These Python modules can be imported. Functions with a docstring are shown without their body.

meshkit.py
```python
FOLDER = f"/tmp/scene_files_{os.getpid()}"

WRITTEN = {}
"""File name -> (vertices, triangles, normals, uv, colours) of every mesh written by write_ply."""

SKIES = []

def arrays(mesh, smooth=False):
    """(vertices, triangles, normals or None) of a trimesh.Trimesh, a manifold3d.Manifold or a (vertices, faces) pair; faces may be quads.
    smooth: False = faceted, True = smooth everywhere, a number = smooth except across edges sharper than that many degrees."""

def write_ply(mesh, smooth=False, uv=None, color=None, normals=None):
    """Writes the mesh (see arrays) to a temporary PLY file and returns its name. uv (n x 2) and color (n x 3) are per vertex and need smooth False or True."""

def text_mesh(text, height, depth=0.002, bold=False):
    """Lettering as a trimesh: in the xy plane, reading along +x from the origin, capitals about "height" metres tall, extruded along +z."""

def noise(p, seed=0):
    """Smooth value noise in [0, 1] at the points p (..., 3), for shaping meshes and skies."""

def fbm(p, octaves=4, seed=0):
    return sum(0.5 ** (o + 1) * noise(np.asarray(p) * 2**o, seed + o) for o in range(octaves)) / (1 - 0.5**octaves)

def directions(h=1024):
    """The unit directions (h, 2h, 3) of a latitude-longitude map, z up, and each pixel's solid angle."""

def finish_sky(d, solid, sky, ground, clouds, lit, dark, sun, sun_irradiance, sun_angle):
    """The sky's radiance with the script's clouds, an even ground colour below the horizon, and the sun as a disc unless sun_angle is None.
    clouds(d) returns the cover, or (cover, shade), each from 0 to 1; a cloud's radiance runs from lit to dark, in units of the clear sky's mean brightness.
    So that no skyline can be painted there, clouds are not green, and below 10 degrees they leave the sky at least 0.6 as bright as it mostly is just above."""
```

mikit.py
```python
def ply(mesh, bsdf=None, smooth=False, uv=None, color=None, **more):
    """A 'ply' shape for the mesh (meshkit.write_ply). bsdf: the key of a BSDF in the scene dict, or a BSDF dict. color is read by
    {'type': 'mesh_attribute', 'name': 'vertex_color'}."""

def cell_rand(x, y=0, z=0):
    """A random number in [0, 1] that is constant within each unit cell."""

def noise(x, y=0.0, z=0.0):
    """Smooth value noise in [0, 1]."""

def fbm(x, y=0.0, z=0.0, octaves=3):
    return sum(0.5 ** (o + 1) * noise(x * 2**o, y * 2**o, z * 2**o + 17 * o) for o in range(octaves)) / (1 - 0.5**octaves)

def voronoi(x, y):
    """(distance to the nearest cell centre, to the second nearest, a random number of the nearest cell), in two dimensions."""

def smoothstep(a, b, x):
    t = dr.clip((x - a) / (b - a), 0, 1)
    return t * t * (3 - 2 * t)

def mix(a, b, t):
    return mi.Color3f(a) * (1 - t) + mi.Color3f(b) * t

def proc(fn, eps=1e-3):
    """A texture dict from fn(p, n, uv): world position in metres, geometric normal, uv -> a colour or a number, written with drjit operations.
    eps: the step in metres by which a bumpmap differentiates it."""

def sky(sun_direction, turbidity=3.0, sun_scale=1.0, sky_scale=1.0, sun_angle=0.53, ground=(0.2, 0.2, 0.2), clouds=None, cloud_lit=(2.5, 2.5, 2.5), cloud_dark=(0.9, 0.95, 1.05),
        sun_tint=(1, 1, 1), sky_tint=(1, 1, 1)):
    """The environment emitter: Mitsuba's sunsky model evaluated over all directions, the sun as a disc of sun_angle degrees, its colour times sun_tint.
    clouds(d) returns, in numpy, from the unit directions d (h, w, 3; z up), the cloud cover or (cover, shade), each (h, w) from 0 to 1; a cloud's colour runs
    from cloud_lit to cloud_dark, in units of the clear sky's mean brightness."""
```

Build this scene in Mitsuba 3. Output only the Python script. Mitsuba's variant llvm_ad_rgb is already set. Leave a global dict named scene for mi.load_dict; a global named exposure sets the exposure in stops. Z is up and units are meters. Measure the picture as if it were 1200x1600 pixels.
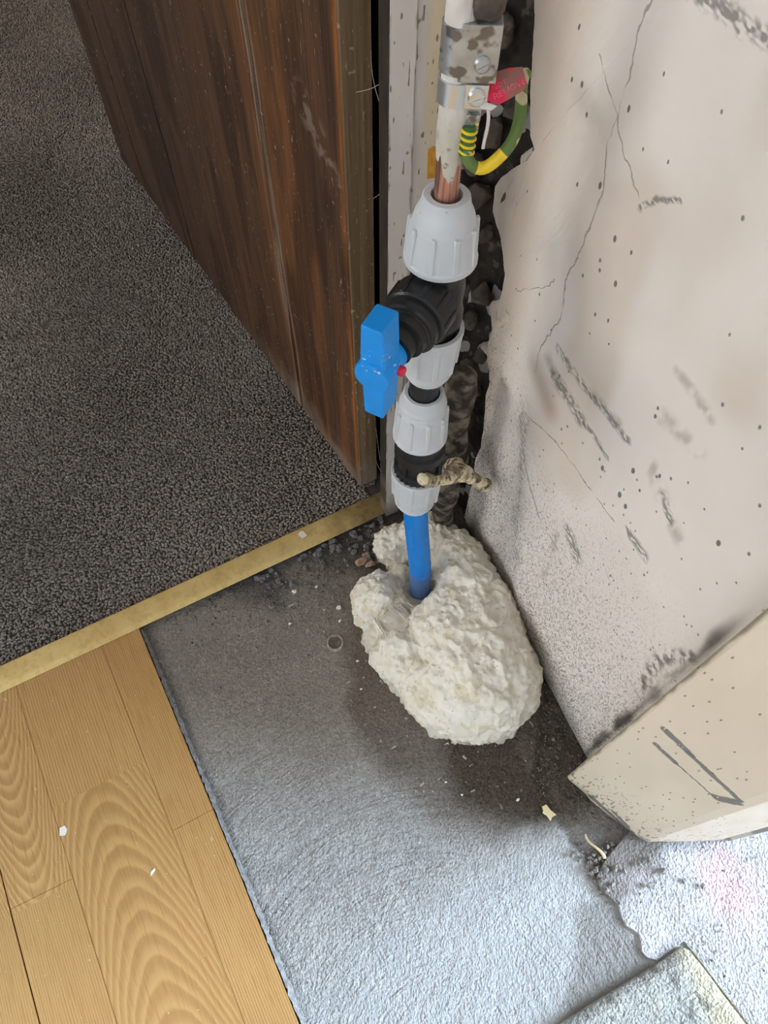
import math, random
import numpy as np, trimesh, manifold3d as m3, shapely
from shapely.geometry import Polygon
import drjit as dr, mitsuba as mi, mikit, meshkit
from mikit import noise, fbm, voronoi, cell_rand, smoothstep, mix

T = mi.ScalarTransform4f
scene, labels = {'type': 'scene'}, {}
rng = np.random.default_rng(7)

# ------------------------------------------------------------------ camera, light, exposure
CAM_FWD = np.array([0.234, 0.432, -0.871]); CAM_UP = np.array([0.411, 0.768, 0.492])
CAM_POS = np.array([0.0, 0.0, 0.8])
scene['camera'] = {'type': 'perspective', 'fov': 2 * math.degrees(math.atan(600 / 1160)), 'fov_axis': 'x', 'near_clip': 0.01, 'far_clip': 50,
                   'to_world': T().look_at(origin=CAM_POS.tolist(), target=(CAM_POS + CAM_FWD).tolist(), up=CAM_UP.tolist())}
exposure = -0.15
WINDOW_LIGHT = [39.0, 50.0, 63.0]       # the bright window of this room
FAR_WINDOW_LIGHT = [9.5, 9.2, 8.6]   # the shaded window of the carpeted room
SIDE_FILL_LIGHT = [3.6, 3.4, 3.2]       # unseen fill light added in the left side wall for the reveal


# ------------------------------------------------------------------ helpers
def lin(r, g, b):
    c = np.array([r, g, b]) / 255.0
    return np.where(c <= 0.04045, c / 12.92, ((c + 0.055) / 1.055) ** 2.4).tolist()


def C(c):
    return mi.Color3f(*[float(x) for x in c])


def bsdf(name, base, rough=0.6, bump=None, bump_eps=5e-4, spec=0.4, two=True, **more):
    """A principled BSDF; base is a colour or a function of (p, n, uv), bump a height function in metres."""
    b = {'type': 'principled', 'base_color': mikit.proc(base) if callable(base) else {'type': 'rgb', 'value': [float(x) for x in base]},
         'roughness': mikit.proc(rough) if callable(rough) else float(rough), 'specular': spec, **more}
    if bump is not None:
        b = {'type': 'bumpmap', 'tex': mikit.proc(bump, bump_eps), 'scale': 1.0, 'bsdf': b}
    scene[name] = {'type': 'twosided', 'bsdf': b} if two else b
    return name


def put(key, mesh, mat, smooth=35, label=None, category=None, group=None, kind=None, **more):
    base, n = key, 1
    while key in scene:
        key = f'{base}_{n:03d}'; n += 1
    scene[key] = mikit.ply(mesh, mat, smooth=smooth, **more)
    tag(key, label, category, group, kind)
    return key


def tag(key, label=None, category=None, group=None, kind=None):
    d = {k: v for k, v in (('label', label), ('category', category), ('group', group), ('kind', kind)) if v}
    if d:
        labels[key] = d


def box(x0, x1, y0, y1, z0, z1):
    m = trimesh.creation.box(extents=[x1 - x0, y1 - y0, z1 - z0]); m.apply_translation([(x0 + x1) / 2, (y0 + y1) / 2, (z0 + z1) / 2])
    return m


def rbox(sx, sy, sz, r=0.001, seg=6):
    """A box with rounded edges, centred on the origin."""
    pts = [m3.Manifold.sphere(r, seg * 4).translate([a * (sx / 2 - r), b * (sy / 2 - r), c * (sz / 2 - r)]) for a in (-1, 1) for b in (-1, 1) for c in (-1, 1)]
    return tm(m3.Manifold.batch_hull(pts))


def tm(man):
    m = man.to_mesh()
    return trimesh.Trimesh(np.array(m.vert_properties[:, :3]), np.array(m.tri_verts), process=False)


def man(t):
    return m3.Manifold(m3.Mesh(np.asarray(t.vertices, np.float32), np.asarray(t.faces, np.uint32)))


def lathe(profile, seg=64):
    """Closed solid of revolution about z from (r, z) points."""
    return trimesh.creation.revolve(np.array(profile, float), sections=seg)


def frame_matrix(origin, xa, ya, za):
    M = np.eye(4); M[:3, 0], M[:3, 1], M[:3, 2], M[:3, 3] = xa, ya, za, origin
    return M


def tube(path, radius, sides=20, cap=True):
    p = np.asarray(path, float); n = len(p); r = np.broadcast_to(radius, (n,)).astype(float)
    t = np.gradient(p, axis=0); t /= np.linalg.norm(t, axis=1, keepdims=True)
    a = np.cross(t[0], [0.31, 0.2, 0.93]); a /= np.linalg.norm(a); A = []
    for i in range(n):
        a = a - t[i] * a.dot(t[i]); a /= np.linalg.norm(a); A.append(a)
    A = np.array(A); B = np.cross(t, A); ang = np.arange(sides) * 2 * np.pi / sides
    v = p[:, None] + r[:, None, None] * (np.cos(ang)[None, :, None] * A[:, None] + np.sin(ang)[None, :, None] * B[:, None])
    f = []
    for i in range(n - 1):
        for j in range(sides):
            k = (j + 1) % sides
            f += [[i * sides + j, i * sides + k, (i + 1) * sides + k], [i * sides + j, (i + 1) * sides + k, (i + 1) * sides + j]]
    v = v.reshape(-1, 3)
    if cap:
        c0, c1 = len(v), len(v) + 1; v = np.vstack([v, p[:1], p[-1:]])
        for j in range(sides):
            k = (j + 1) % sides
            f += [[c0, k, j], [c1, (n - 1) * sides + j, (n - 1) * sides + k]]
    return trimesh.Trimesh(v, f, process=False)


def spline(pts, n=40):
    from scipy.interpolate import CubicSpline
    p = np.asarray(pts, float); d = np.r_[0, np.cumsum(np.linalg.norm(np.diff(p, axis=0), axis=1))]
    return CubicSpline(d, p)(np.linspace(0, d[-1], n))


def nfbm(p, s, octaves=4, seed=0):
    return meshkit.fbm(np.asarray(p) / s + 100.0, octaves, seed) - 0.5


def displace(mesh, amp, scale, octaves=4, seed=0):
    mesh.vertices = mesh.vertices + mesh.vertex_normals * (nfbm(mesh.vertices, scale, octaves, seed) * 2 * amp)[:, None]
    return mesh


def lump(size, seed, sub=2, rough=0.28, squash=(1, 1, 1), facet=5):
    """An irregular faceted crumb of about the given size."""
    r = np.random.default_rng(seed)
    pts = r.normal(size=(facet * 3 + 6, 3)); pts /= np.linalg.norm(pts, axis=1, keepdims=True); pts *= (1 - rough * r.random((len(pts), 1)))
    m = trimesh.convex.convex_hull(pts * np.array(squash)); m.apply_scale(size / 2)
    return m


def grid(x0, x1, y0, y1, step, zfun):
    nx, ny = int(round((x1 - x0) / step)) + 1, int(round((y1 - y0) / step)) + 1
    X, Y = np.meshgrid(np.linspace(x0, x1, nx), np.linspace(y0, y1, ny), indexing='ij')
    v = np.stack([X, Y, zfun(X, Y)], -1).reshape(-1, 3)
    i, j = np.meshgrid(np.arange(nx - 1), np.arange(ny - 1), indexing='ij'); a = (i * ny + j).ravel()
    f = np.vstack([np.stack([a, a + ny, a + ny + 1], 1), np.stack([a, a + ny + 1, a + 1], 1)])
    return trimesh.Trimesh(v, f, process=False)


# the reveal wall's own axes: s along its foot towards the camera, z up, n out of it
W0 = np.array([0.294, 0.344, 0.0]); WS = np.array([-0.1012, -0.9949, 0.0]); WN = np.array([-0.9949, 0.1012, 0.0])


def wallpt(s, z, n=0.0):
    return W0 + WS * s + WN * n + np.array([0, 0, z])


def seg_dist(a, z, pts):
    d = mi.Float(9.0)
    for (a0, z0), (a1, z1) in zip(pts[:-1], pts[1:]):
        ex, ez = a1 - a0, z1 - z0; L = ex * ex + ez * ez + 1e-12
        t = dr.clip(((a - a0) * ex + (z - z0) * ez) / L, 0, 1)
        d = dr.minimum(d, dr.sqrt(dr.square(a - a0 - t * ex) + dr.square(z - z0 - t * ez)))
    return d


# ------------------------------------------------------------------ materials
CRACKS = [([(.072, .617), (.068, .604), (.071, .582), (.072, .558), (.070, .545), (.079, .519), (.079, .501), (.075, .469), (.069, .443), (.074, .412), (.061, .372), (.065, .348)], .0006),
          ([(.044, .578), (.059, .568), (.072, .56), (.086, .548), (.109, .536)], .0005),
          ([(.017, .388), (.048, .419), (.058, .434)], .0004),
          ([(.061, .284), (.078, .259), (.109, .218), (.128, .201), (.158, .206)], .0009),
          ([(.073, .299), (.11, .311), (.165, .316), (.195, .321)], .0006)]
SCRAPES = [([(.081, .39), (.124, .391), (.148, .395), (.173, .396)], .0042), ([(.087, .365), (.108, .366), (.127, .362)], .0075), ([(.127, .362), (.145, .365), (.163, .364)], .0032),
           ([(.210, .330), (.229, .331)], .0055), ([(.217, .392), (.231, .384)], .004), ([(.160, .242), (.178, .234)], .0100), ([(.095, .632), (.126, .635), (.148, .637)], .0045),
           ([(.111, .532), (.122, .545), (.136, .556)], .0022)]
SMEARS = [([(.188, .44), (.219, .449)], .010), ([(.183, .476), (.215, .474)], .007), ([(.075, .372), (.09, .366)], .009), ([(.301, .203), (.300, .259), (.305, .298), (.302, .342)], .004),
          ([(.15, .221), (.156, .146)], .008), ([(.13, .395), (.16, .40)], .008), ([(.20, .40), (.24, .38)], .012)]
SPOTS = [(.023, .582, 4), (.027, .556, 4), (.036, .558, 5), (.047, .547, 4), (.079, .569, 5), (.056, .509, 4), (.075, .521, 6), (.101, .504, 6), (.117, .507, 4), (.097, .477, 4),
         (.113, .48, 6), (.105, .447, 4), (.118, .454, 4), (.126, .441, 3), (.188, .381, 7), (.188, .35, 8), (.197, .348, 7), (.164, .35, 7), (.264, .412, 7), (.183, .435, 5), (.182, .442, 4),
         (.207, .402, 5), (.096, .596, 3), (.119, .565, 3), (.2, .374, 4), (.112, .331, 4), (.117, .341, 4), (.164, .142, 5)]


def wall_sz(p):
    return (p.x - W0[0]) * WS[0] + (p.y - W0[1]) * WS[1], p.z


def plaster_color(p, n, uv):
    s, z = wall_sz(p)
    c = mix(lin(206, 199, 193), lin(219, 212, 206), fbm(s * 14, z * 14, 3.0))
    c = mix(c, C(lin(188, 172, 158)), 0.55 * smoothstep(.56, .72, fbm(s * 9, z * 6, 9.0)))
    rag = noise(s * 260 + z * 300, z * 900, 1.0) * .55 + noise(s * 420, z * 520, 8.0) * .45
    c = mix(c, C(lin(196, 176, 158)), .5 * smoothstep(.05, .0, s) * smoothstep(.15, .3, z))
    # fine black mould speckle towards the foot and the hidden edge
    low = smoothstep(.37, .06, z + .10 * (fbm(s * 10, z * 10, 5.0) - .5)) + smoothstep(.10, -.02, s) * smoothstep(.44, .25, z) * .45
    sp = noise(s * 950, z * 620, 2.0) * .6 + noise(s * 1900, z * 1300, 4.0) * .4
    c = mix(c, C(lin(80, 74, 68)), .72 * dr.clip(low, 0, 1) * smoothstep(.62, .76, sp + .11 * dr.clip(low, 0, 1)))
    # sparse round flecks
    d1, d2, r = voronoi(s * 75, z * 55)
    c = mix(c, C(lin(88, 84, 80)), .8 * dr.select(r > .955, smoothstep(.11, .05, d1), 0))
    d1, d2, r = voronoi(s * 150 + 40, z * 110)
    dens = .985 - .20 * dr.clip(low, 0, 1) - .05 * smoothstep(.46, .3, z)
    c = mix(c, C(lin(80, 76, 72)), .75 * dr.select(r > dens, smoothstep(.16, .08, d1), 0))
    wob_s, wob_z = s + .004 * (fbm(s * 160, z * 160, 1.0) - .5), z + .004 * (fbm(s * 160, z * 160, 7.0) - .5)
    for pts, w in CRACKS:
        c = mix(c, C(lin(110, 100, 90)), .62 * smoothstep(w * 1.6, w * .5, seg_dist(wob_s, wob_z, pts)) * smoothstep(.2, .5, fbm(s * 60, z * 60, 3.0)))
    for pts, w in SMEARS:
        c = mix(c, C(lin(120, 108, 94)), .42 * smoothstep(w, 0, seg_dist(wob_s, wob_z, pts)) * smoothstep(.35, .65, fbm(s * 120, z * 60, 2.0)))
    for pts, w in SCRAPES:
        c = mix(c, C(lin(104, 102, 100)), .78 * smoothstep(w * 1.3, w * .3, seg_dist(wob_s, wob_z, pts)) * smoothstep(.28, .62, rag))
    for a, b, r in SPOTS:
        c = mix(c, C(lin(78, 75, 72)), .85 * smoothstep(r * 3.0e-4, r * 1.8e-4, dr.sqrt(dr.square((s - a) * 1.0) + dr.square((z - b) * .62))))
    # grey bruise along the ridge low on the wall, dirty foot, black mould plus a painted shadow line in the joint with the post
    c = mix(c, C(lin(112, 108, 102)), .75 * smoothstep(.026, .0, dr.abs(s - .075 - .25 * (.26 - z)) + .02 * noise(s * 60, z * 25, 3.0) - .004) * smoothstep(.02, .10, z) * smoothstep(.33, .27, z) * smoothstep(.35, .6, rag))
    c = mix(c, C(lin(96, 88, 80)), .6 * smoothstep(.035, .0, z + .02 * (fbm(s * 40, z * 40, 1.0) - .3)))
    c = mix(c, C(lin(40, 34, 28)), .9 * smoothstep(.0125, .003, dr.abs(s - .3045) + .009 * noise(s * 90, z * 40, 2.0)) * smoothstep(.35, .6, noise(z * 14, 3.0) * .5 + .5 * smoothstep(.5, .25, z)))
    c = mix(c, C(lin(58, 50, 42)), .75 * smoothstep(.009, .001, seg_dist(s + .006 * (fbm(s * 90, z * 60, 4.0) - .5), z, [(.296, .20), (.290, .235), (.287, .262), (.293, .285), (.302, .31)])) * smoothstep(.35, .65, fbm(s * 200, z * 160, 6.0)))
    c = mix(c, C(lin(150, 124, 100)), .5 * smoothstep(.022, .0, seg_dist(s, z, [(.066, .35), (.09, .335)])))
    return c


def plaster_bump(p, n, uv):
    s, z = wall_sz(p)
    return .0009 * noise(s * 60, z * 40, 1.0) + .0003 * noise(s * 400, z * 200, 2.0)


bsdf('plaster', plaster_color, .75, plaster_bump)
for k_, c_ in (('white_wall', lin(172, 168, 162)), ('far_wall', lin(190, 182, 168)), ('window_paint', lin(225, 225, 222)), ('dark_wood', lin(34, 28, 25)), ('carpet_backing', lin(86, 80, 76))):
    scene[k_] = {'type': 'twosided', 'bsdf': {'type': 'diffuse', 'reflectance': {'type': 'rgb', 'value': c_}}}


def masonry_color(p, n, uv):
    c = mix(lin(36, 33, 30), lin(74, 66, 58), fbm(p.x * 60, p.y * 60, p.z * 60))
    c = mix(c, C(lin(108, 100, 92)), .7 * smoothstep(.60, .72, fbm(p.x * 130, p.y * 130, p.z * 90 + 5)))
    return mix(c, C(lin(20, 18, 16)), .8 * smoothstep(.52, .40, fbm(p.x * 45, p.y * 45 + 4, p.z * 30)))


def rough_bump(p, n, uv):
    return .0022 * noise(p.x * 330, p.y * 330, p.z * 330) + .001 * noise(p.x * 800, p.y * 800, p.z * 800)


bsdf('masonry', masonry_color, .9, rough_bump)


def rubble_color(p, n, uv):
    return mix(lin(52, 46, 42), lin(112, 100, 90), fbm(p.x * 150, p.y * 150, p.z * 150))


bsdf('rubble', rubble_color, .9, rough_bump)


def concrete_color(p, n, uv):
    x, y = p.x, p.y
    # brush strokes: arcs about a point by the photographer's feet
    r = dr.sqrt(dr.square(x - .0) + dr.square(y + .12)); a = dr.atan2(y + .12, x)
    st = noise(r * 520, a * 5, 1.0) * .55 + noise(r * 1100, a * 9, 4.0) * .45
    c = mix(lin(122, 114, 106), lin(136, 128, 119), fbm(x * 30, y * 30, 1.0))
    front = smoothstep(.26, .08, y + .45 * x + .05 * (fbm(x * 18, y * 18, 3.0) - .5))  # base colour follows the light: pale in the lit front, dark in the shaded back
    c = mix(c, mix(lin(140, 138, 136), lin(156, 154, 151), fbm(x * 34, y * 34, 5.0)), front)
    c = mix(c, C(lin(170, 168, 165)), .30 * smoothstep(.5, .75, st) * smoothstep(.26, .12, y + .4 * x))
    gr = noise(x * 620, y * 620, 3.0) * .55 + noise(x * 1300, y * 1300, 3.0) * .45
    c = c * (.58 + .84 * gr)
    # whitish towards the near end: powder, with the bright lit zone painted in
    pale = smoothstep(.05, -.05, y - .15 * (x - .1) + .05 * (fbm(x * 16, y * 16, 7.0) - .5)) 
    c = mix(c, C(lin(176, 177, 178)), .55 * pale)
    # damp round the foam
    q = fbm(x * 22, y * 22, 4.0) - .5
    dx, dy = (x - .19) / .125, (y - .165) / .165
    damp = smoothstep(1.12, .90, dr.sqrt(dx * dx + dy * dy) + .30 * q)
    c = mix(c, c * C([.50, .44, .40]), .72 * damp)
    d2 = smoothstep(1.15, .86, dr.sqrt(dr.square((x - .235) / .115) + dr.square((y - .085) / .085)) + .4 * q)
    c = mix(c, mix(lin(38, 33, 29), lin(96, 85, 74), gr), .93 * d2)
    d5 = smoothstep(.196, .206, x + .006 * q) * smoothstep(-.075, -.05, y + .03 * q)
    c = mix(c, mix(lin(56, 50, 44), lin(124, 114, 104), gr), (.45 + .4 * fbm(x * 70, y * 70, 2.0)) * d5)
    # black grit and dirt along the threshold
    d3 = smoothstep(.060, .0, .40 - y + .10 * q + .07 * smoothstep(.06, -.1, x)) 
    c = mix(c, mix(lin(44, 42, 42), lin(104, 99, 96), gr), .9 * d3)
    d4 = smoothstep(.05, .0, .33 - y + .12 * q) * smoothstep(.07, .15, x)
    c = mix(c, mix(lin(46, 42, 39), lin(98, 90, 84), gr), .75 * d4)
    # darker line along the cut boards, darker triangle by the broken edge
    c = mix(c, c * .55, .8 * smoothstep(.016, .0, x + .099 + .01 * q) * smoothstep(.0, .3, y + .2))
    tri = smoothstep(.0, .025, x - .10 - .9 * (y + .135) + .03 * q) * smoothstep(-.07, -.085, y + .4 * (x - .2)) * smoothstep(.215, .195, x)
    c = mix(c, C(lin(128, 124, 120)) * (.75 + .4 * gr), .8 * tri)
    pk = noise(x * 260, y * 260, 9.0)
    return mix(c, C(lin(208, 202, 194)), .7 * smoothstep(.93, .96, pk) * smoothstep(.0, .12, y) * (.3 + .7 * smoothstep(.0, .15, x)))


def concrete_bump(p, n, uv):
    x, y = p.x, p.y
    r = dr.sqrt(dr.square(x - .0) + dr.square(y + .12)); a = dr.atan2(y + .12, x)
    lit = smoothstep(.30, .10, y + .4 * x)
    return .0007 * noise(r * 480, a * 3, 1.0) * lit + .0009 * noise(x * 560, y * 560, 3.0) + .0009 * noise(x * 1150, y * 1150, 6.0)


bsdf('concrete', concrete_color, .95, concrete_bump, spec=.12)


def dust_color(p, n, uv):
    x, y = p.x, p.y
    gr = noise(x * 1300, y * 1300, 3.0)
    gr = noise(x * 560, y * 560, 3.0) * .6 + noise(x * 1200, y * 1200, 3.0) * .4
    c = mix(lin(168, 167, 169), lin(186, 184, 185), fbm(x * 40, y * 40, 1.0)) * (.72 + .56 * gr)
    c = mix(c, C(lin(222, 168, 178)), .55 * smoothstep(.050, .0, dr.sqrt(dr.square(x - .315) * 1.2 + dr.square((y + .128) * 1.1)) + .05 * (fbm(x * 40, y * 40, 5.0) - .5)))
    c = mix(c, C(lin(214, 190, 196)), .45 * smoothstep(.5, .75, fbm(x * 26, y * 26, 8.0)))
    c = mix(c, C(lin(120, 114, 108)), .75 * smoothstep(.74, .82, noise(x * 620, y * 620, 12.0) * .75 + .25 * fbm(x * 60, y * 60, 2.0)))
    return mix(c, C(lin(98, 90, 82)), .8 * smoothstep(-.108, -.066, y - .25 * (x - .22) + .04 * (fbm(x * 50, y * 50, 4.0) - .5)))


def dust_bump(p, n, uv):
    return .0013 * noise(p.x * 560, p.y * 560, 3.0) + .0009 * noise(p.x * 1100, p.y * 1100, 3.0)


bsdf('dusty_slab', dust_color, .9, dust_bump)


def stone_color(p, n, uv):
    gr = noise(p.x * 560, p.y * 560, p.z * 560)
    c = mix(lin(146, 146, 143), lin(166, 165, 158), fbm(p.x * 40, p.y * 40, 2.0)) * (.72 + .56 * gr)
    c = mix(c, C(lin(196, 182, 146)), .55 * smoothstep(.025, .0, .245 - p.x + .2 * (p.y + .139)))
    return mix(c, C(lin(104, 100, 94)), .75 * smoothstep(.66, .78, fbm(p.x * 170, p.y * 90, 4.0)))


bsdf('stone', stone_color, .9, dust_bump)


def oak_color(p, n, uv):
    x, y = p.x, p.y
    wob = .004 * (fbm(x * 30, y * 6, 2.0) - .5)
    # straight grained stave, and two staves with cathedral figure
    straight = (x + wob * 1.2) * 430
    xc = (x + .196 + wob); cath = dr.sqrt(dr.square(xc * 6.2) + dr.square(dr.maximum(y + .9 - .9 * dr.abs(xc), 0) * .0 + .001)) 
    fig1 = (y * 1.0 + dr.square(xc) * 46 + .010 * fbm(x * 60, y * 30, 4.0)) * 46
    fig2 = (-y * 1.0 + dr.square(x + .272 + wob) * 90 + .014 * fbm(x * 50, y * 25, 6.0)) * 60
    right, left = x > -.143, x < -.240
    far = y > .175
    lines = dr.select(right, straight, dr.select(left, dr.select(far, fig2, straight), dr.select(y > .25, straight * .8, fig1)))
    saw = lines - dr.floor(lines); ring = smoothstep(.0, .62, saw) * smoothstep(1.0, .8, saw)
    pore = noise(x * 1500, y * 55, 3.0) * .6 + noise(x * 2600, y * 90, 1.0) * .4
    tone = cell_rand(dr.select(right, 1.0, dr.select(left, 2.0, 3.0)), dr.select(far, 1.0, 2.0), 4)
    c = mix(lin(197, 156, 100), lin(150, 107, 57), .75 * ring * (.45 + .55 * pore) + .25 * fbm(x * 25, y * 5, 1.0))
    c = mix(c, C(lin(158, 108, 56)), .55 * smoothstep(.60, .80, pore))
    c = mix(c, C(lin(172, 130, 78)), .35 * tone)
    return mix(c, C(lin(226, 214, 198)), .4 * smoothstep(.965, .985, noise(x * 300, y * 300, 21.0)))


bsdf('oak_laminate', oak_color, .42, lambda p, n, uv: .00012 * noise(p.x * 1500, p.y * 60, 3.0), spec=.45)
bsdf('board_core', lambda p, n, uv: mix(lin(104, 100, 96), lin(150, 147, 144), noise(p.x * 300, p.y * 500, p.z * 500)), .9)


def door_color(p, n, uv):
    y, z = p.y, p.z
    w = .010 * (fbm(y * 9, z * 2.5, 1.0) - .5)
    v = fbm((y + w) * 120, z * 5, 2.0) * .6 + fbm((y + w) * 300, z * 14, 8.0) * .4
    c = mix(mix(lin(54, 40, 34), lin(84, 62, 48), v), mix(lin(62, 44, 34), lin(98, 66, 44), v), smoothstep(.95, .55, y))
    near = smoothstep(.80, .45, y)
    c = mix(c, C(lin(124, 78, 42)), .55 * near * smoothstep(.42, .68, fbm((y + w) * 60, z * 3, 5.0)))
    c = mix(c, C(lin(160, 98, 44)), .75 * smoothstep(.452, .440, y + .004 * noise(z * 40, 2.0)))
    c = mix(c, C(lin(46, 31, 26)), .6 * smoothstep(.5, .66, fbm(y * 30, z * 5, 9.0)))
    # pale worn groove, scratches, dust low down
    g = dr.abs(y - .585 - .006 * (fbm(z * 9, 3.0) - .5))
    c = mix(c, C(lin(150, 134, 118)), .65 * smoothstep(.015, .001, g) * smoothstep(.30, .55, noise(y * 500, z * 9, 3.0)))
    pore = noise(y * 900, z * 30, 6.0) * .6 + .4 * noise(y * 1600, z * 60, 2.0)
    c = c * (.55 + .62 * pore)
    c = mix(c, C(lin(160, 142, 124)), .6 * smoothstep(.90, .96, noise(y * 520, z * 190, 2.0)) * smoothstep(.4, .7, fbm(y * 20, z * 20, 6.0) + .1))
    c = mix(c, C(lin(140, 126, 112)), .55 * smoothstep(.07, .0, z + .05 * (fbm(y * 50, z * 50, 2.0) - .4)) * smoothstep(.8, .5, y))
    c = mix(c, C(lin(120, 104, 92)), .7 * smoothstep(.02, .004, seg_dist(y, z, [(.50, .475), (.475, .455), (.455, .43)])) * smoothstep(.45, .62, fbm(y * 90, z * 90, 3.0)))
    return c


bsdf('door_wood', door_color, .55, lambda p, n, uv: .0009 * fbm((p.y + .01 * fbm(p.y * 9, p.z * 2, 1.0)) * 240, p.z * 10, 2.0), spec=.4)


def edge_color(p, n, uv):
    v = fbm(p.x * 260, p.z * 6, 2.0)
    c = mix(lin(92, 74, 54), lin(136, 112, 84), v)
    c = mix(c, C(lin(150, 140, 128)), .6 * smoothstep(.09, .0, p.z + .05 * (fbm(p.x * 90, p.z * 60, 1.0) - .5)))
    return mix(c, C(lin(176, 166, 150)), 0.5 * smoothstep(.88, .95, noise(p.x * 600, p.z * 200, 4.0)))


bsdf('door_edge_wood', edge_color, .7, lambda p, n, uv: .0006 * fbm(p.x * 400, p.z * 12, 2.0))


def frame_color(p, n, uv):
    x, z = p.x, p.z
    c = mix(lin(206, 202, 200), lin(192, 186, 180), fbm(x * 40, z * 8, 2.0))
    c = mix(c, C(lin(214, 198, 164)), .8 * smoothstep(.236, .247, x) * smoothstep(.40, .52, z))
    c = mix(c, C(lin(96, 84, 70)), .8 * smoothstep(.86, .92, noise(x * 480, z * 150, 5.0)))
    edge = smoothstep(.0026, .0, dr.abs(x - .2315) + .002 * (noise(z * 90, 4.0) - .3)) + smoothstep(.0016, .0, x - .213 - .001 * noise(z * 70, 9.0))
    c = mix(c, C(lin(112, 100, 84)), .75 * dr.clip(edge, 0, 1) * smoothstep(.45, .62, fbm(x * 90, z * 60, 7.0)))
    c = mix(c, mix(lin(30, 27, 25), lin(58, 50, 42), fbm(x * 90, z * 40, p.y * 90)), dr.select(n.x < -.6, 1.0, 0.0))   # left faces darkened by normal: shade of the gap put into the colour
    return mix(c, C(lin(128, 116, 102)), .6 * smoothstep(.10, .0, z + .08 * (fbm(x * 70, z * 50, 2.0) - .5)))


bsdf('frame_paint', frame_color, .5, lambda p, n, uv: .0007 * fbm(p.x * 150, p.z * 40, 3.0))

PA, PD, PN = np.array([.232, .032, 0.]), np.array([.344, -.939, 0.]), np.array([-.939, -.344, 0.])


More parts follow.
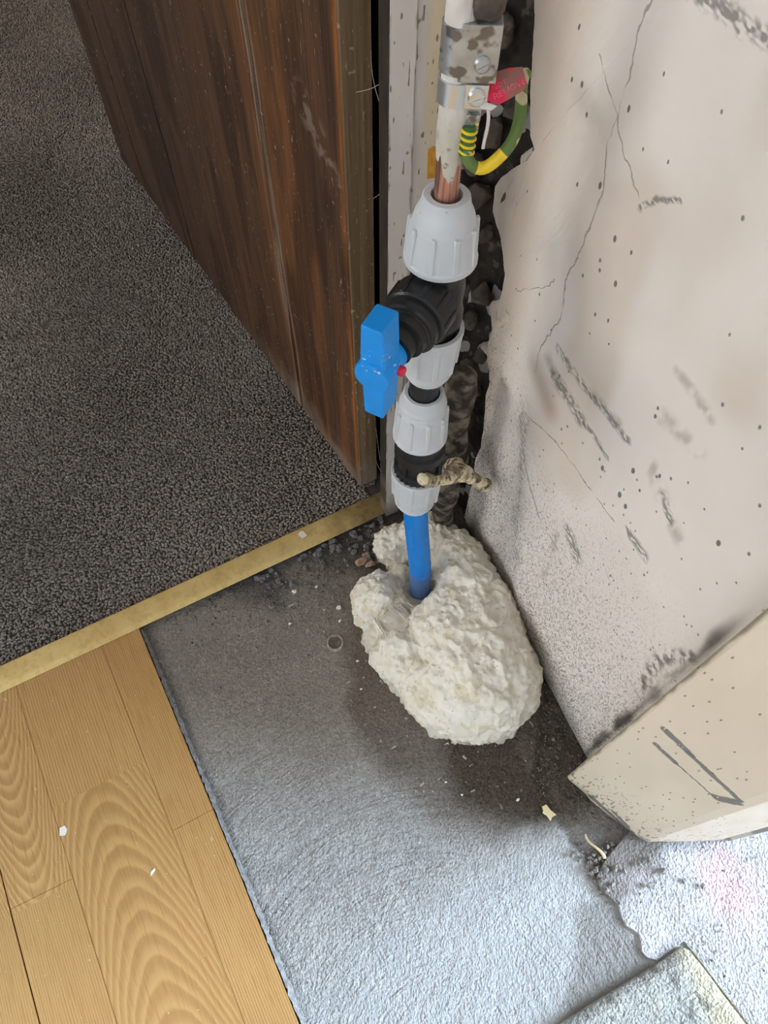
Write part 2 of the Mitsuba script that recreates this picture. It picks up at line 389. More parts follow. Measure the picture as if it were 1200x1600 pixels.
def post_color(p, n, uv):
    s, z = (p.x - PA[0]) * PD[0] + (p.y - PA[1]) * PD[1], p.z
    c = mix(lin(212, 200, 182), lin(200, 187, 168), fbm(s * 30, z * 14, 2.0))
    rag = noise(s * 700, z * 120, 3.0)
    for pts, w in [([(.018, .264), (.040, .257)], .0050), ([(.040, .257), (.085, .246)], .0038), ([(.023, .231), (.040, .2275)], .0036), ([(.040, .2275), (.077, .220)], .0013), ([(.077, .222), (.086, .240)], .0048),
                   ([(.052, .022), (.070, .016)], .004), ([(.03, .012), (.09, .006)], .006)]:
        c = mix(c, C(lin(104, 102, 100)), .9 * smoothstep(w, w * .6, seg_dist(s + .0012 * (noise(s * 300, z * 300) - .5), z + .0015 * (noise(s * 300, z * 300, 4.0) - .5), pts)) * smoothstep(.04, .12, rag))
    d1, d2, r = voronoi(s * 220, z * 80)
    c = mix(c, C(lin(110, 100, 88)), .8 * dr.select(r > .84, smoothstep(.2, .08, d1), 0))
    c = mix(c, C(lin(106, 98, 90)), .7 * smoothstep(.76, .84, noise(s * 520, z * 160, 8.0)) * smoothstep(.12, .02, z))
    c = mix(c, C(lin(92, 86, 80)), .7 * smoothstep(.024, .0, z + .03 * (fbm(s * 80, z * 80, 2.0) - .4)))
    return mix(c, C(lin(70, 62, 52)), .7 * smoothstep(.0022, .0, s + .0015 * noise(z * 90, 2.0) - .001))  # shadow line along the left edge, painted into the colour


bsdf('post_paint', post_color, .55, lambda p, n, uv: .0008 * fbm(p.x * 160, p.y * 160, p.z * 60))


def grey_board_color(p, n, uv):
    return mix(lin(150, 146, 140), lin(196, 190, 180), smoothstep(.4, .6, fbm(p.x * 60, p.y * 30, p.z * 40)))


bsdf('grey_board', grey_board_color, .7)


def carpet_color(p, n, uv):
    v = cell_rand(dr.floor(p.x * 400), dr.floor(p.y * 400), 3)
    c = mix(lin(104, 97, 92), lin(172, 162, 154), v)
    c = mix(c, C(lin(98, 92, 84)), .35 * fbm(p.x * 3, p.y * 3, 2.0))
    return c * (.85 + .3 * fbm(p.x * 6, p.y * 6, 5.0))


bsdf('carpet_pile', carpet_color, .95, spec=.1)


def brass_color(p, n, uv):
    d = fbm(p.x * 60, p.y * 60, 2.0)
    c = mix(lin(232, 202, 138), lin(206, 172, 106), d)
    return mix(c, C(lin(112, 92, 62)), .8 * smoothstep(.12, .20, p.x + .03 * (d - .5)) + .12 * smoothstep(.6, .8, noise(p.x * 300, p.y * 300, 2.0)))


def brass_bump(p, n, uv):
    return .00022 * dr.sin((p.x * .72 + p.y) * 2600) * dr.sin((p.x * .72 - p.y) * 2600)


bsdf('brass', brass_color, .42, brass_bump, bump_eps=2e-4, metallic=.45)
bsdf('pvc_grey', lin(182, 188, 194), .45)


def nut_color(p, n, uv):
    c = mix(lin(196, 200, 205), lin(186, 190, 195), fbm(p.x * 80, p.y * 80, p.z * 80))
    return mix(c, C(lin(120, 112, 100)), .5 * smoothstep(.93, .97, noise(p.x * 420, p.y * 420, p.z * 300)))


bsdf('nut_plastic', nut_color, .42)
bsdf('black_plastic', lin(30, 31, 33), .38, lambda p, n, uv: .00012 * noise(p.x * 900, p.y * 900, p.z * 900))


def blue_handle_color(p, n, uv):
    c = mix(lin(18, 128, 206), lin(8, 140, 224), fbm(p.x * 90, p.y * 90, p.z * 90))
    return mix(c, C(lin(214, 214, 208)), .9 * smoothstep(.79, .83, noise(p.x * 420, p.y * 420, p.z * 420 + 3)) * smoothstep(.012, .0, dr.abs(p.z - .452)))


bsdf('blue_handle', blue_handle_color, .4)
bsdf('red_plastic', lin(206, 28, 58), .35)


def blue_pipe_color(p, n, uv):
    c = mix(lin(2, 116, 204), lin(6, 128, 214), fbm(p.x * 60, p.y * 60, p.z * 40))
    c = mix(c, C(lin(96, 92, 92)), .65 * smoothstep(.64, .72, fbm(p.x * 190, p.y * 190, p.z * 260)) * smoothstep(.20, .10, p.z))
    # the faint ink print running down the pipe
    ink = smoothstep(.54, .62, noise(p.x * 900, p.y * 900, p.z * 420)) * smoothstep(.0035, .0015, dr.abs(p.x - .2105 - .05 * (p.z - .1)))
    c = mix(c, C(lin(22, 44, 70)), .8 * ink * smoothstep(.16, .14, p.z) * smoothstep(.06, .09, p.z))
    return mix(c, C(lin(96, 92, 90)), .6 * smoothstep(.066, .048, p.z + .012 * (noise(p.x * 200, p.y * 200, p.z * 200) - .5)))


bsdf('blue_pipe', blue_pipe_color, .38)


def copper_color(p, n, uv):
    st = noise(p.x * 900, p.y * 900, p.z * 12)
    return mix(lin(150, 96, 80), lin(226, 176, 158), st)


bsdf('copper', copper_color, .36, metallic=.85)


def pipe_paint_color(p, n, uv):
    c = mix(lin(214, 210, 206), lin(196, 190, 184), fbm(p.x * 120, p.y * 120, p.z * 60))
    c = mix(c, C(lin(168, 162, 140)), .6 * smoothstep(.575, .545, p.z))
    return mix(c, C(lin(112, 96, 82)), .75 * smoothstep(.60, .72, fbm(p.x * 300, p.y * 300, p.z * 200)) * smoothstep(.565, .535, p.z))


bsdf('pipe_paint', pipe_paint_color, .55, lambda p, n, uv: .0010 * fbm(p.x * 300, p.y * 300, p.z * 200))


def foam_color(p, n, uv):
    v = fbm(p.x * 55, p.y * 55, p.z * 55)
    c = mix(lin(232, 228, 218), lin(222, 214, 196), v)
    c = mix(c, C(lin(206, 192, 160)), .6 * smoothstep(.58, .70, fbm(p.x * 75 + 3, p.y * 75, p.z * 75)))
    d1, d2, r = voronoi(p.x * 210, p.y * 210)
    c = mix(c, C(lin(168, 156, 128)), .55 * dr.select(r > .86, smoothstep(.25, .1, d1), 0))
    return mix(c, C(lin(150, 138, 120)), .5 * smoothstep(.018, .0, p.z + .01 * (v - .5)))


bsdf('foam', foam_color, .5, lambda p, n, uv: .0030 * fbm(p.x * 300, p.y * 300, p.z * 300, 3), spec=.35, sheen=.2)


def crust_color(p, n, uv):
    v = fbm(p.x * 130, p.y * 130, p.z * 130)
    c = mix(lin(138, 124, 100), lin(214, 202, 172), smoothstep(.35, .62, v))
    return mix(c, C(lin(58, 48, 38)), .8 * smoothstep(.56, .70, fbm(p.x * 220, p.y * 220 + 3, p.z * 220)))


bsdf('crust', crust_color, .85, lambda p, n, uv: .0014 * fbm(p.x * 380, p.y * 380, p.z * 380))


def oldpipe_color(p, n, uv):
    v = fbm(p.x * 110, p.y * 110, p.z * 90)
    return mix(lin(50, 45, 40), lin(128, 118, 106), smoothstep(.35, .75, v))


bsdf('old_pipe_metal', oldpipe_color, .85, lambda p, n, uv: .0016 * fbm(p.x * 330, p.y * 330, p.z * 260))


def steel_color(p, n, uv):
    v = fbm(p.x * 120, p.y * 120, p.z * 120)
    c = mix(lin(196, 198, 200), lin(150, 150, 148), v)
    return mix(c, C(lin(92, 82, 70)), .8 * smoothstep(.52, .66, fbm(p.x * 160 + 5, p.y * 160, p.z * 160)))


bsdf('dusty_steel', steel_color, .38, metallic=.7)
bsdf('clean_steel', lin(206, 208, 208), .3, metallic=.8)
bsdf('slot_dark', lin(28, 28, 28), .8)


def tag_color(p, n, uv):
    c = mix(lin(200, 30, 62), lin(214, 52, 84), fbm(p.x * 200, p.y * 200, p.z * 200))
    return mix(c, C(lin(128, 106, 92)), .85 * smoothstep(.42, .60, fbm(p.x * 90, p.y * 90, p.z * 90) + 14 * (p.z - .5830)))


bsdf('red_tag', tag_color, .5)
bsdf('tag_white', lin(206, 202, 196), .6)
bsdf('tag_letter', lin(224, 96, 116), .5)


def wire_color(p, n, uv):
    c = mix(lin(86, 116, 52), lin(196, 186, 150), smoothstep(.5, .56, noise(p.x * 170 + p.z * 60, p.y * 60, p.z * 110 + 3)))
    return mix(c, C(lin(104, 96, 70)), .35 * fbm(p.x * 300, p.y * 300, p.z * 300))


bsdf('wire_green', wire_color, .45)
bsdf('wire_coil_green', lin(52, 96, 40), .45)
bsdf('wire_yellow', lin(222, 190, 40), .45)


def cardboard_color(p, n, uv):
    return mix(lin(196, 146, 50), lin(150, 100, 40), fbm(p.x * 200, p.y * 200, p.z * 200))


bsdf('amber_scrap', cardboard_color, .7)
bsdf('grit', lambda p, n, uv: mix(lin(44, 40, 37), lin(128, 118, 108), cell_rand(dr.floor(p.x * 260), dr.floor(p.y * 260), 1)), .95)
bsdf('dusty_rubble', lambda p, n, uv: mix(lin(96, 90, 84), lin(152, 147, 141), noise(p.x * 400, p.y * 400, p.z * 400)), .95, rough_bump)
bsdf('coal_crumb', lambda p, n, uv: mix(lin(70, 69, 71), lin(130, 127, 126), fbm(p.x * 300, p.y * 300, p.z * 300)), .9, rough_bump)
bsdf('brick_crumb', lambda p, n, uv: mix(lin(140, 112, 94), lin(176, 150, 130), fbm(p.x * 300, p.y * 300, p.z * 300)), .9, rough_bump)
bsdf('flake_cream', lin(224, 206, 160), .6)
bsdf('flake_white', lin(222, 216, 206), .7)
bsdf('ring_metal', lambda p, n, uv: mix(lin(150, 138, 124), lin(196, 184, 170), noise(p.x * 500, p.y * 500, 2.0)), .55, metallic=.3)
bsdf('web', lin(150, 146, 140), .9)

# ------------------------------------------------------------------ the setting: both rooms
ROOM_H = 2.35
SLAB_EDGE = [(.197, -.002), (.2005, -.028), (.204, -.054), (.2055, -.094), (.2085, -.128)]


def floor_z(X, Y):
    P = np.stack([X, Y, X * 0], -1)
    z = .0022 * nfbm(P, .09, 4, 3) * 2 + .0006 * nfbm(P, .006, 2, 5) * 2
    # the broken edge of the screed: lower, rougher ground towards the foam's right and the post
    ed = np.interp(Y, [-.14, -.094, -.054, -.002, .05, .12, .2], [.30, .30, .204, .199, .20, .262, .30])
    low = np.clip((X - ed - .006 * nfbm(P, .02, 3, 9) * 2) / .006, 0, 1)
    z = z - low * (.005 + .004 * nfbm(P, .012, 3, 8))
    return z


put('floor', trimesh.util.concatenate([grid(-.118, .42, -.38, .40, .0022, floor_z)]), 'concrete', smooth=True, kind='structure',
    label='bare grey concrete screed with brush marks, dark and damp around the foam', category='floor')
put('floor__under_slab', trimesh.util.concatenate([box(-2.2, -.118, -3.2, .46, -.05, -.0005), box(.42, 2.6, -3.2, .0, -.05, -.006), box(-.118, .42, -3.2, -.38, -.05, -.002)]), 'concrete', smooth=False)

# dusty raised slab at the right, its edge against the screed broken
r = np.random.default_rng(5)
edge = [(.2035, -.058)] + [(.2035 + .004 * (i / 14) + .0024 * r.normal(), -.058 - .082 * i / 14) for i in range(1, 15)]
edge += [(.2435, -.140), (.262, -.30), (.262, -.9), (1.6, -.9), (1.6, -.04), (.26, -.04), (.222, -.049)]
pg = Polygon(edge).buffer(0)
sl = trimesh.creation.extrude_polygon(pg.intersection(shapely.box(.15, -.36, .62, 0)), .012, engine='earcut'); sl.apply_translation([0, 0, -.0075])
sl = sl.subdivide_to_size(.006); top = sl.vertices[:, 2] > .002
sl.vertices[top, 2] += .0024 * nfbm(sl.vertices[top], .03, 4, 2) * 2
put('floor__dusty_slab', sl, 'dusty_slab', smooth=40, label='pale pinkish dusty slab beside the post')
put('floor__outer_slab', trimesh.creation.extrude_polygon(pg.difference(shapely.box(.15, -.36, .62, 0)), .010, engine='earcut').apply_translation([0, 0, -.006]), 'dusty_slab', smooth=False)

# ground stone in the near corner
sp = Polygon([(.100, -.138), (.150, -.140), (.2, -.1425), (.238, -.1425), (.2435, -.149), (.247, -.185), (.2515, -.225), (.26, -.30), (.05, -.31), (.06, -.2)])
st = trimesh.creation.extrude_polygon(sp, .016, engine='earcut'); st.apply_translation([0, 0, -.004]); st = st.subdivide_to_size(.005)
d = np.array([sp.exterior.distance(shapely.Point(*q[:2])) for q in st.vertices]); tp = st.vertices[:, 2] > .01
st.vertices[tp, 2] -= np.clip(.009 - d[tp], 0, 1) ** 2 * 60; st.vertices[tp, 2] += .002 * nfbm(st.vertices[tp], .02, 4, 6) * 2
put('floor__paving_stone', st, 'stone', smooth=40, label='flat rough stone with a rounded yellowish edge')

# laminate: one whole board and one cut board, each of printed oak staves
tag('laminate_floor', 'light oak laminate boards cut off beside the bare concrete', 'laminate floor', kind='structure')
XE = [(-.1015, .3925), (-.1005, .30), (-.0995, .2), (-.0985, .1), (-.0985, -.4)]


def stave(key, pts, z0=.0, z1=.0070):
    pg = Polygon(pts).buffer(-.00012)
    m = trimesh.creation.extrude_polygon(pg, z1 - z0 - .0003, engine='earcut'); m.apply_translation([0, 0, z0])
    cap = trimesh.creation.extrude_polygon(pg.buffer(-.00025), z1 - z0, engine='earcut'); cap.apply_translation([0, 0, z0])
    return put(key, tm(man(m) + man(cap)), 'oak_laminate', smooth=False)


SEAM = lambda y: -.3005 + .0035 * (.2 - y) / .13 * -1
B1 = [(-.143, .3925), (-.142, .173)]
put('laminate_floor__plank', box(-.2995, -.1020, -.42, .3925, -.0004, .0012), 'board_core', smooth=False)
stave('laminate_floor__plank__stave', [(-.145, .3925), (-.142, .1735), (-.0992, .1735), (-.1005, .30), (-.1015, .3925)], .0012)
stave('laminate_floor__plank__stave', [(-.142, .1735), (-.139, -.4), (-.0985, -.4), (-.0985, .1), (-.0992, .1735)], .0012)
stave('laminate_floor__plank__stave', [(-.2405, .3925), (-.2405, .2), (-.238, -.4), (-.139, -.4), (-.142, .1735), (-.145, .3925)], .0012)
stave('laminate_floor__plank__stave', [(-.3000, .3925), (-.3000, .181), (-.2405, .179), (-.2405, .3925)], .0012)
stave('laminate_floor__plank__stave', [(-.3000, .181), (-.2975, -.4), (-.238, -.4), (-.2405, .179)], .0012)
put('laminate_floor__plank_001', box(-.52, -.3012, -.42, .3925, -.0004, .0012), 'board_core', smooth=False)
stave('laminate_floor__plank_001__stave', [(-.365, .3925), (-.365, -.4), (-.2985, -.4), (-.3010, .181), (-.3010, .3925)], .0012)
stave('laminate_floor__plank_001__stave', [(-.52, .3925), (-.52, -.4), (-.365, -.4), (-.365, .3925)], .0012)
put('laminate_floor__far_boards', box(-2.2, -.521, -.42, .3925, -.0004, .007), 'oak_laminate', smooth=False)
put('laminate_floor__near_boards', box(-2.2, -.10, -3.2, -.421, -.0004, .007), 'oak_laminate', smooth=False)

# frayed grey dust and crumbs on the cut face of the laminate
cutv = grid(-.4, .389, 0, .0066, .0022, lambda Y, Z: np.interp(-Y, [-.389, -.1, .4], [-.1013, -.0983, -.0982]) + .0010 + .6 * (.0066 - Z) + .0014 * nfbm(np.stack([Y, Z, Z * 0], -1), .004, 2, 2) * 2)
cutv.vertices = cutv.vertices[:, [2, 0, 1]]
put('laminate_floor__cut_edge', cutv, 'board_core', smooth=True, label='grey fibrous cut edge')

# walls, ceilings of both rooms
tag('wall_right', 'cream painted plaster wall of the doorway, chipped and speckled with dirt', 'wall', kind='structure')
edge_pts = [(-.033, 1.0), (-.030, .62), (-.023, .574), (-.0155, .546), (-.009, .514), (-.006, .502), (.0025, .497), (-.004, .485), (-.018, .470), (-.030, .455), (-.0355, .444), (-.0345, .423), (-.027, .417),
            (-.0175, .410), (-.010, .395), (-.0056, .385), (-.006, .370), (-.0095, .354), (-.022, .340), (-.0245, .331), (-.016, .322), (-.0127, .312), (-.016, .296), (-.0127, .280), (-.006, .268), (-.002, .256),
            (-.004, .235), (.0016, .211), (.005, .19), (.008, .164), (.002, .130), (.0045, .096), (.001, .05), (.0, .0)]
ps = Polygon(edge_pts + [(.322, 0), (.322, 1.0)]).buffer(0)
pl = trimesh.creation.extrude_polygon(ps, .016, engine='earcut').subdivide_to_size(.011)
a, z, n_ = pl.vertices[:, 0].copy(), pl.vertices[:, 1].copy(), pl.vertices[:, 2] - .016
q = np.stack([a, z, a * 0], -1)
front = n_ > -.008
# hollow and swollen plaster: a ridge low on the wall, a ragged lip along the broken edge
n_ = n_ + front * (.0022 * nfbm(q, .07, 4, 1) * 2 + .0010 * nfbm(q, .012, 3, 2) * 2 * np.clip(1.3 - a / .08, .15, 1) - .004 * np.clip(1 - a / .045, 0, 1) * np.clip((.42 - z) / .1, 0, 1)
                   + .003 * np.exp(-((a - .085 - .25 * (.26 - z)) / .018) ** 2) * np.clip((.33 - z) / .06, 0, 1))
pl.vertices = W0 + a[:, None] * WS + n_[:, None] * WN + z[:, None] * np.array([0, 0, 1.])
put('wall_right__plaster', pl, 'plaster', smooth=50)
upper = trimesh.creation.extrude_polygon(Polygon([(-.033, 1.0), (.322, 1.0), (.322, ROOM_H), (-.033, ROOM_H)]), .016, engine='earcut')
u = upper.vertices; upper.vertices = W0 + u[:, :1] * WS + (u[:, 2:] - .016) * WN + u[:, 1:2] * np.array([0, 0, 1.])
put('wall_right__upper_plaster', upper, 'plaster', smooth=False)

plan = Polygon([(.312, .39), (.311, .34), (.281, .046), (.335, -.074), (2.6, -.074), (2.6, .46), (.262, .46), (.262, .4035), (.30, .4035)])
put('wall_right__core', trimesh.creation.extrude_polygon(plan, ROOM_H, engine='earcut'), 'white_wall', smooth=False)
# rough masonry laid bare behind the pipes
mv = grid(0, 1, 0, .70, .0035, lambda U, V: U * 0)
U, V = mv.vertices[:, 0].copy(), mv.vertices[:, 1].copy()
path = np.array([[.258, .402], [.285, .4025], [.300, .398], [.309, .378], [.308, .335], [.302, .30]]); tt = np.linspace(0, 1, 6)
mv = grid(0, .17, 0, .70, .0028, lambda U, V: U * 0); U, V = mv.vertices[:, 0] / .17, mv.vertices[:, 1]
P = np.stack([np.interp(U, tt, path[:, 0]), np.interp(U, tt, path[:, 1]), V], -1)
N = np.stack([-.75 + 0 * U, -.66 + 0 * U, 0 * U], -1)
hgt = .010 * nfbm(P, .035, 4, 4) * 2 + .006 * np.clip(nfbm(P, .016, 3, 7) * 3, 0, 1) - .002
hgt *= np.clip(U / .08, 0, 1)
mv.vertices = P + N * np.maximum(hgt, -.006)[:, None]
put('wall_right__masonry', mv, 'masonry', smooth=50, label='dark rough masonry laid bare behind the pipes')
# loose rubble lumps sitting in the hollow
for i, (x, y, z, s) in enumerate([(.293, .384, .30, .022), (.298, .378, .335, .026), (.288, .392, .365, .018), (.295, .384, .395, .020), (.290, .390, .430, .024), (.284, .392, .455, .018), (.291, .384, .482, .022),
                                  (.297, .374, .505, .020), (.284, .394, .525, .016), (.290, .388, .548, .022), (.297, .372, .575, .020), (.288, .390, .60, .020), (.297, .366, .270, .020), (.286, .388, .275, .016),
                                  (.292, .378, .245, .020), (.297, .362, .222, .018), (.284, .390, .215, .022), (.291, .380, .190, .018), (.282, .392, .340, .014), (.280, .394, .395, .014), (.298, .364, .44, .018),
                                  (.296, .366, .175, .020), (.288, .384, .155, .022), (.294, .374, .62, .022)]):
    m = lump(s, 50 + i, squash=(1, .8, 1.15)).subdivide().subdivide(); m = displace(m, .0016, .007, 3, i); m.apply_translation([x + .003, y + .002, z])
    put('wall_right__rubble_stone', m, 'rubble', smooth=50)
# pale mortar lip hanging at the broken plaster edge
for i, pts in enumerate([[(.006, .355), (-.002, .335), (-.010, .322), (-.004, .305)], [(-.004, .292), (-.016, .286), (-.026, .280), (-.030, .268)], [(.000, .47), (-.012, .478), (-.006, .49)]]):
    pth = spline([wallpt(a, b, -.007) for a, b in pts], 14); m = tube(pth, np.interp(np.linspace(0, 1, 14), [0, .3, 1], [.006, .0055, .002]), 9)
    put('wall_right__mortar_lip', displace(m.subdivide(), .0022, .008, 3, i), 'plaster', smooth=30)

put('wall_left', box(-2.2, -.56, .05, .46, 0, ROOM_H), 'white_wall', smooth=False, kind='structure', label='plain wall on the other side of the doorway', category='wall')
put('wall_head', box(-.56, .262, .10, .46, 2.0, ROOM_H), 'white_wall', smooth=False, kind='structure', label='wall above the doorway', category='wall')
put('wall_behind', box(-2.2, 2.6, -3.25, -3.2, 0, ROOM_H), 'white_wall', smooth=False,
    kind='structure', label='plain wall behind the photographer', category='wall')
put('wall_side', trimesh.util.concatenate([box(-2.25, -2.2, -3.2, .46, 0, .85), box(-2.25, -2.2, -3.2, .46, 2.1, ROOM_H), box(-2.25, -2.2, -3.2, -2.0, .85, 2.1), box(-2.25, -2.2, -.1, .46, .85, 2.1)]), 'white_wall', smooth=False, kind='structure', label='plain side wall of the near room', category='wall')
put('wall_window', trimesh.util.concatenate([box(2.6, 2.65, -3.2, .46, 0, .75), box(2.6, 2.65, -3.2, .46, 2.15, ROOM_H), box(2.6, 2.65, -3.2, -2.6, .75, 2.15), box(2.6, 2.65, -.62, .46, .75, 2.15)]), 'white_wall', smooth=False,
    kind='structure', label='wall holding the bright window', category='wall')
put('ceiling', box(-2.2, 2.6, -3.2, 3.4, ROOM_H, ROOM_H + .05), 'white_wall', smooth=False, kind='structure', label='white ceiling', category='ceiling')
put('wall_far', box(-2.2, .36, 3.3, 3.35, 0, ROOM_H), 'far_wall', smooth=False, kind='structure', label='far wall of the carpeted room', category='wall')
put('wall_far_right', box(.30, .35, .46, 3.3, 0, ROOM_H), 'far_wall', smooth=False, kind='structure', label='wall behind the open door', category='wall')
put('wall_far_left', trimesh.util.concatenate([box(-2.25, -2.2, .46, 3.3, 0, .8), box(-2.25, -2.2, .46, 3.3, 2.0, ROOM_H), box(-2.25, -2.2, .46, 1.1, .8, 2.0), box(-2.25, -2.2, 2.5, 3.3, .8, 2.0)]), 'far_wall', smooth=False,
    kind='structure', label='window wall of the carpeted room', category='wall')


def window(key, origin, u, half_u, half_v, light, label):
    """A window with a frame, a bar and its lit pane; u runs along the sill, the pane faces u x z."""
    u = np.array(u, float); z = np.array([0, 0, 1.]); n = np.cross(u, z); M = frame_matrix(origin, u, z, n)
    parts = [box(-half_u, half_u, -half_v, -half_v + .05, -.02, .03), box(-half_u, half_u, half_v - .05, half_v, -.02, .03), box(-half_u, -half_u + .05, -half_v, half_v, -.02, .03),
             box(half_u - .05, half_u, -half_v, half_v, -.02, .03), box(-.025, .025, -half_v, half_v, -.02, .025)]
    put(key + '__frame', trimesh.util.concatenate(parts).apply_transform(M), 'window_paint', smooth=False)
    tag(key, label, 'window', kind='structure')
    v = np.array([[-half_u + .04, -half_v + .04, 0], [half_u - .04, -half_v + .04, 0], [half_u - .04, half_v - .04, 0], [-half_u + .04, half_v - .04, 0]])
    pane = trimesh.Trimesh(v, [[0, 1, 2], [0, 2, 3]], process=False).apply_transform(M)
    put(key + '__pane', pane, 'window_paint', smooth=False, emitter={'type': 'area', 'radiance': {'type': 'rgb', 'value': light}})


window('window_1', [2.59, -1.61, 1.45], [0, -1, 0], .99, .70, WINDOW_LIGHT, 'bright white framed window lighting the near room')
window('window_2', [-2.19, 1.8, 1.4], [0, 1, 0], .70, .60, FAR_WINDOW_LIGHT, 'window of the carpeted room')
window('window_3', [-2.19, -1.05, 1.475], [0, 1, 0], .95, .62, SIDE_FILL_LIGHT, 'unseen fill light added as a window in the side wall')  # added pane that brightens the reveal with warm fill

# door frame
fm = box(.213, .2315, .390, .4025, 0, 2.0); tag('trim_1', 'chipped white painted door frame behind the pipes', 'door frame', kind='structure')
fa = trimesh.creation.extrude_polygon(Polygon([(.2135, .390), (.2310, .3895), (.2325, .391), (.2325, .4025), (.2130, .4025), (.2130, .3905)]), 2.0, engine='earcut').subdivide_to_size(.02)
put('trim_1__stop', fa, 'frame_paint', smooth=30)
fb = trimesh.creation.extrude_polygon(Polygon([(.2325, .3925), (.262, .3955), (.264, .398), (.264, .404), (.2325, .404)]), 2.0, engine='earcut').subdivide_to_size(.02)
fb.vertices[:, 1] += .0012 * nfbm(fb.vertices, .08, 3, 4) * 2
put('trim_1__lining', fb, 'frame_paint', smooth=30)
put('trim_1__jamb', box(.236, .262, .404, .46, 0, 2.0), 'dark_wood', smooth=False)
put('trim_1__left_jamb', box(-.575, -.545, .39, .45, 0, 2.0), 'frame_paint', smooth=False)

# the post at the corner, cream gloss paint, its foot broken
pp = Polygon([(.0, .0), (.003, .0022), (.086, .0022), (.0935, .0), (.0965, -.0025), (.143, -.045), (.10, -.075), (.012, -.060)])
po = trimesh.creation.extrude_polygon(pp, 1.3, engine='earcut').subdivide_to_size(.02)
s_, n_, z = po.vertices.T.copy(); low = z < .001
z = np.where(low, .002 + .012 * np.clip((s_ - .055) / .04, 0, 1) + .006 * np.clip(nfbm(np.stack([s_, n_, z], -1), .02, 2, 2) * 3, 0, 1), z)
n_ = n_ + .0007 * nfbm(np.stack([s_, n_, z], -1), .03, 3, 4) * 2
po.vertices = PA + s_[:, None] * PD + n_[:, None] * PN + z[:, None] * np.array([0, 0, 1.])
put('trim_2', po, 'post_paint', smooth=35, kind='structure', label='thick cream painted timber post with grey paint streaks at the wall corner', category='post')
put('trim_3', box(.338, 1.4, -.094, -.074, .004, .11), 'grey_board', smooth=False, kind='structure', label='grey scuffed skirting board beyond the post', category='skirting board')

# far room floor, carpet with pile
put('floor_1', box(-2.2, .30, .40, 3.3, -.05, -.001), 'carpet_backing', smooth=False, kind='structure', label='floor under the carpet', category='floor')
CZ = .007
tag('carpet', 'dark grey brown short pile carpet beyond the brass strip', 'carpet')
put('carpet__backing', box(-2.2, .30, .4165, 3.3, -.0008, .0035), 'carpet_backing', smooth=False)


def tufts(x0, x1, y0, y1, step, keep):
    nx, ny = int((x1 - x0) / step), int((y1 - y0) / step)
    X, Y = np.meshgrid(x0 + (np.arange(nx) + .5) * step, y0 + (np.arange(ny) + .5) * step, indexing='ij')
    c = np.stack([X.ravel(), Y.ravel()], -1) + rng.uniform(-.45, .45, (nx * ny, 2)) * step
    c = c[keep(c[:, 0], c[:, 1])]; n = len(c)
    lean = rng.normal(0, .28, (n, 2)) * step + (np.stack([nfbm(np.c_[c, c[:, 0] * 0], .18, 2, 1), nfbm(np.c_[c, c[:, 0] * 0], .18, 2, 2)], -1) * 2.2) * step
    h = CZ * rng.uniform(.90, 1.12, n); w = step * rng.uniform(.56, .76, n); th = rng.uniform(0, 2 * np.pi, n)
    ang = th[:, None] + np.arange(4) * np.pi / 2
    ring = np.stack([np.cos(ang), np.sin(ang)], -1)
    lo = np.concatenate([c[:, None] + ring * w[:, None, None] * .8, np.full((n, 4, 1), .002)], -1)
    hi = np.concatenate([(c + lean)[:, None] + ring * w[:, None, None], (h * .8)[:, None, None] * np.ones((n, 4, 1))], -1)
    tip = np.concatenate([c + lean * 1.3, h[:, None]], -1)[:, None]
    v = np.concatenate([lo, hi, tip], 1).reshape(-1, 3)
    f = []
    for k in range(4):
        l = (k + 1) % 4
        f += [[k, l, 4 + l], [k, 4 + l, 4 + k], [4 + k, 4 + l, 8]]
    f = (np.array(f)[None] + (np.arange(n) * 9)[:, None, None]).reshape(-1, 3)
    return trimesh.Trimesh(v, f, process=False)


dx = lambda y: .2035 - .0734 * (y - .438)
put('carpet__pile', tufts(-.55, .26, .4175, 2.40, .0029, lambda x, y: (x > -.38 + .20 * (y - .42)) & (x < np.where(y > 1.21, .26, np.where(y > .437, dx(y) + .02, .205)))), 'carpet_pile', smooth=True, kind='stuff')

# threshold strip
prof = [(.3915, .0071), (.3908, .0078), (.3938, .0098), (.3975, .0112), (.4155, .0118), (.4185, .0112), (.4196, .0098), (.4192, .0065), (.4165, .0085), (.3985, .0085)]
prof = [(y, z) for y, z in prof]
tsm = trimesh.creation.extrude_polygon(Polygon(prof).buffer(0), .79, engine='earcut')
v = tsm.vertices.copy(); tsm.vertices = np.stack([v[:, 2] - .56, v[:, 0], v[:, 1]], -1); tsm.invert() if tsm.volume < 0 else None
put('threshold_strip', tsm, 'brass', smooth=30, label='brass coloured metal threshold strip between carpet and laminate', category='threshold strip')

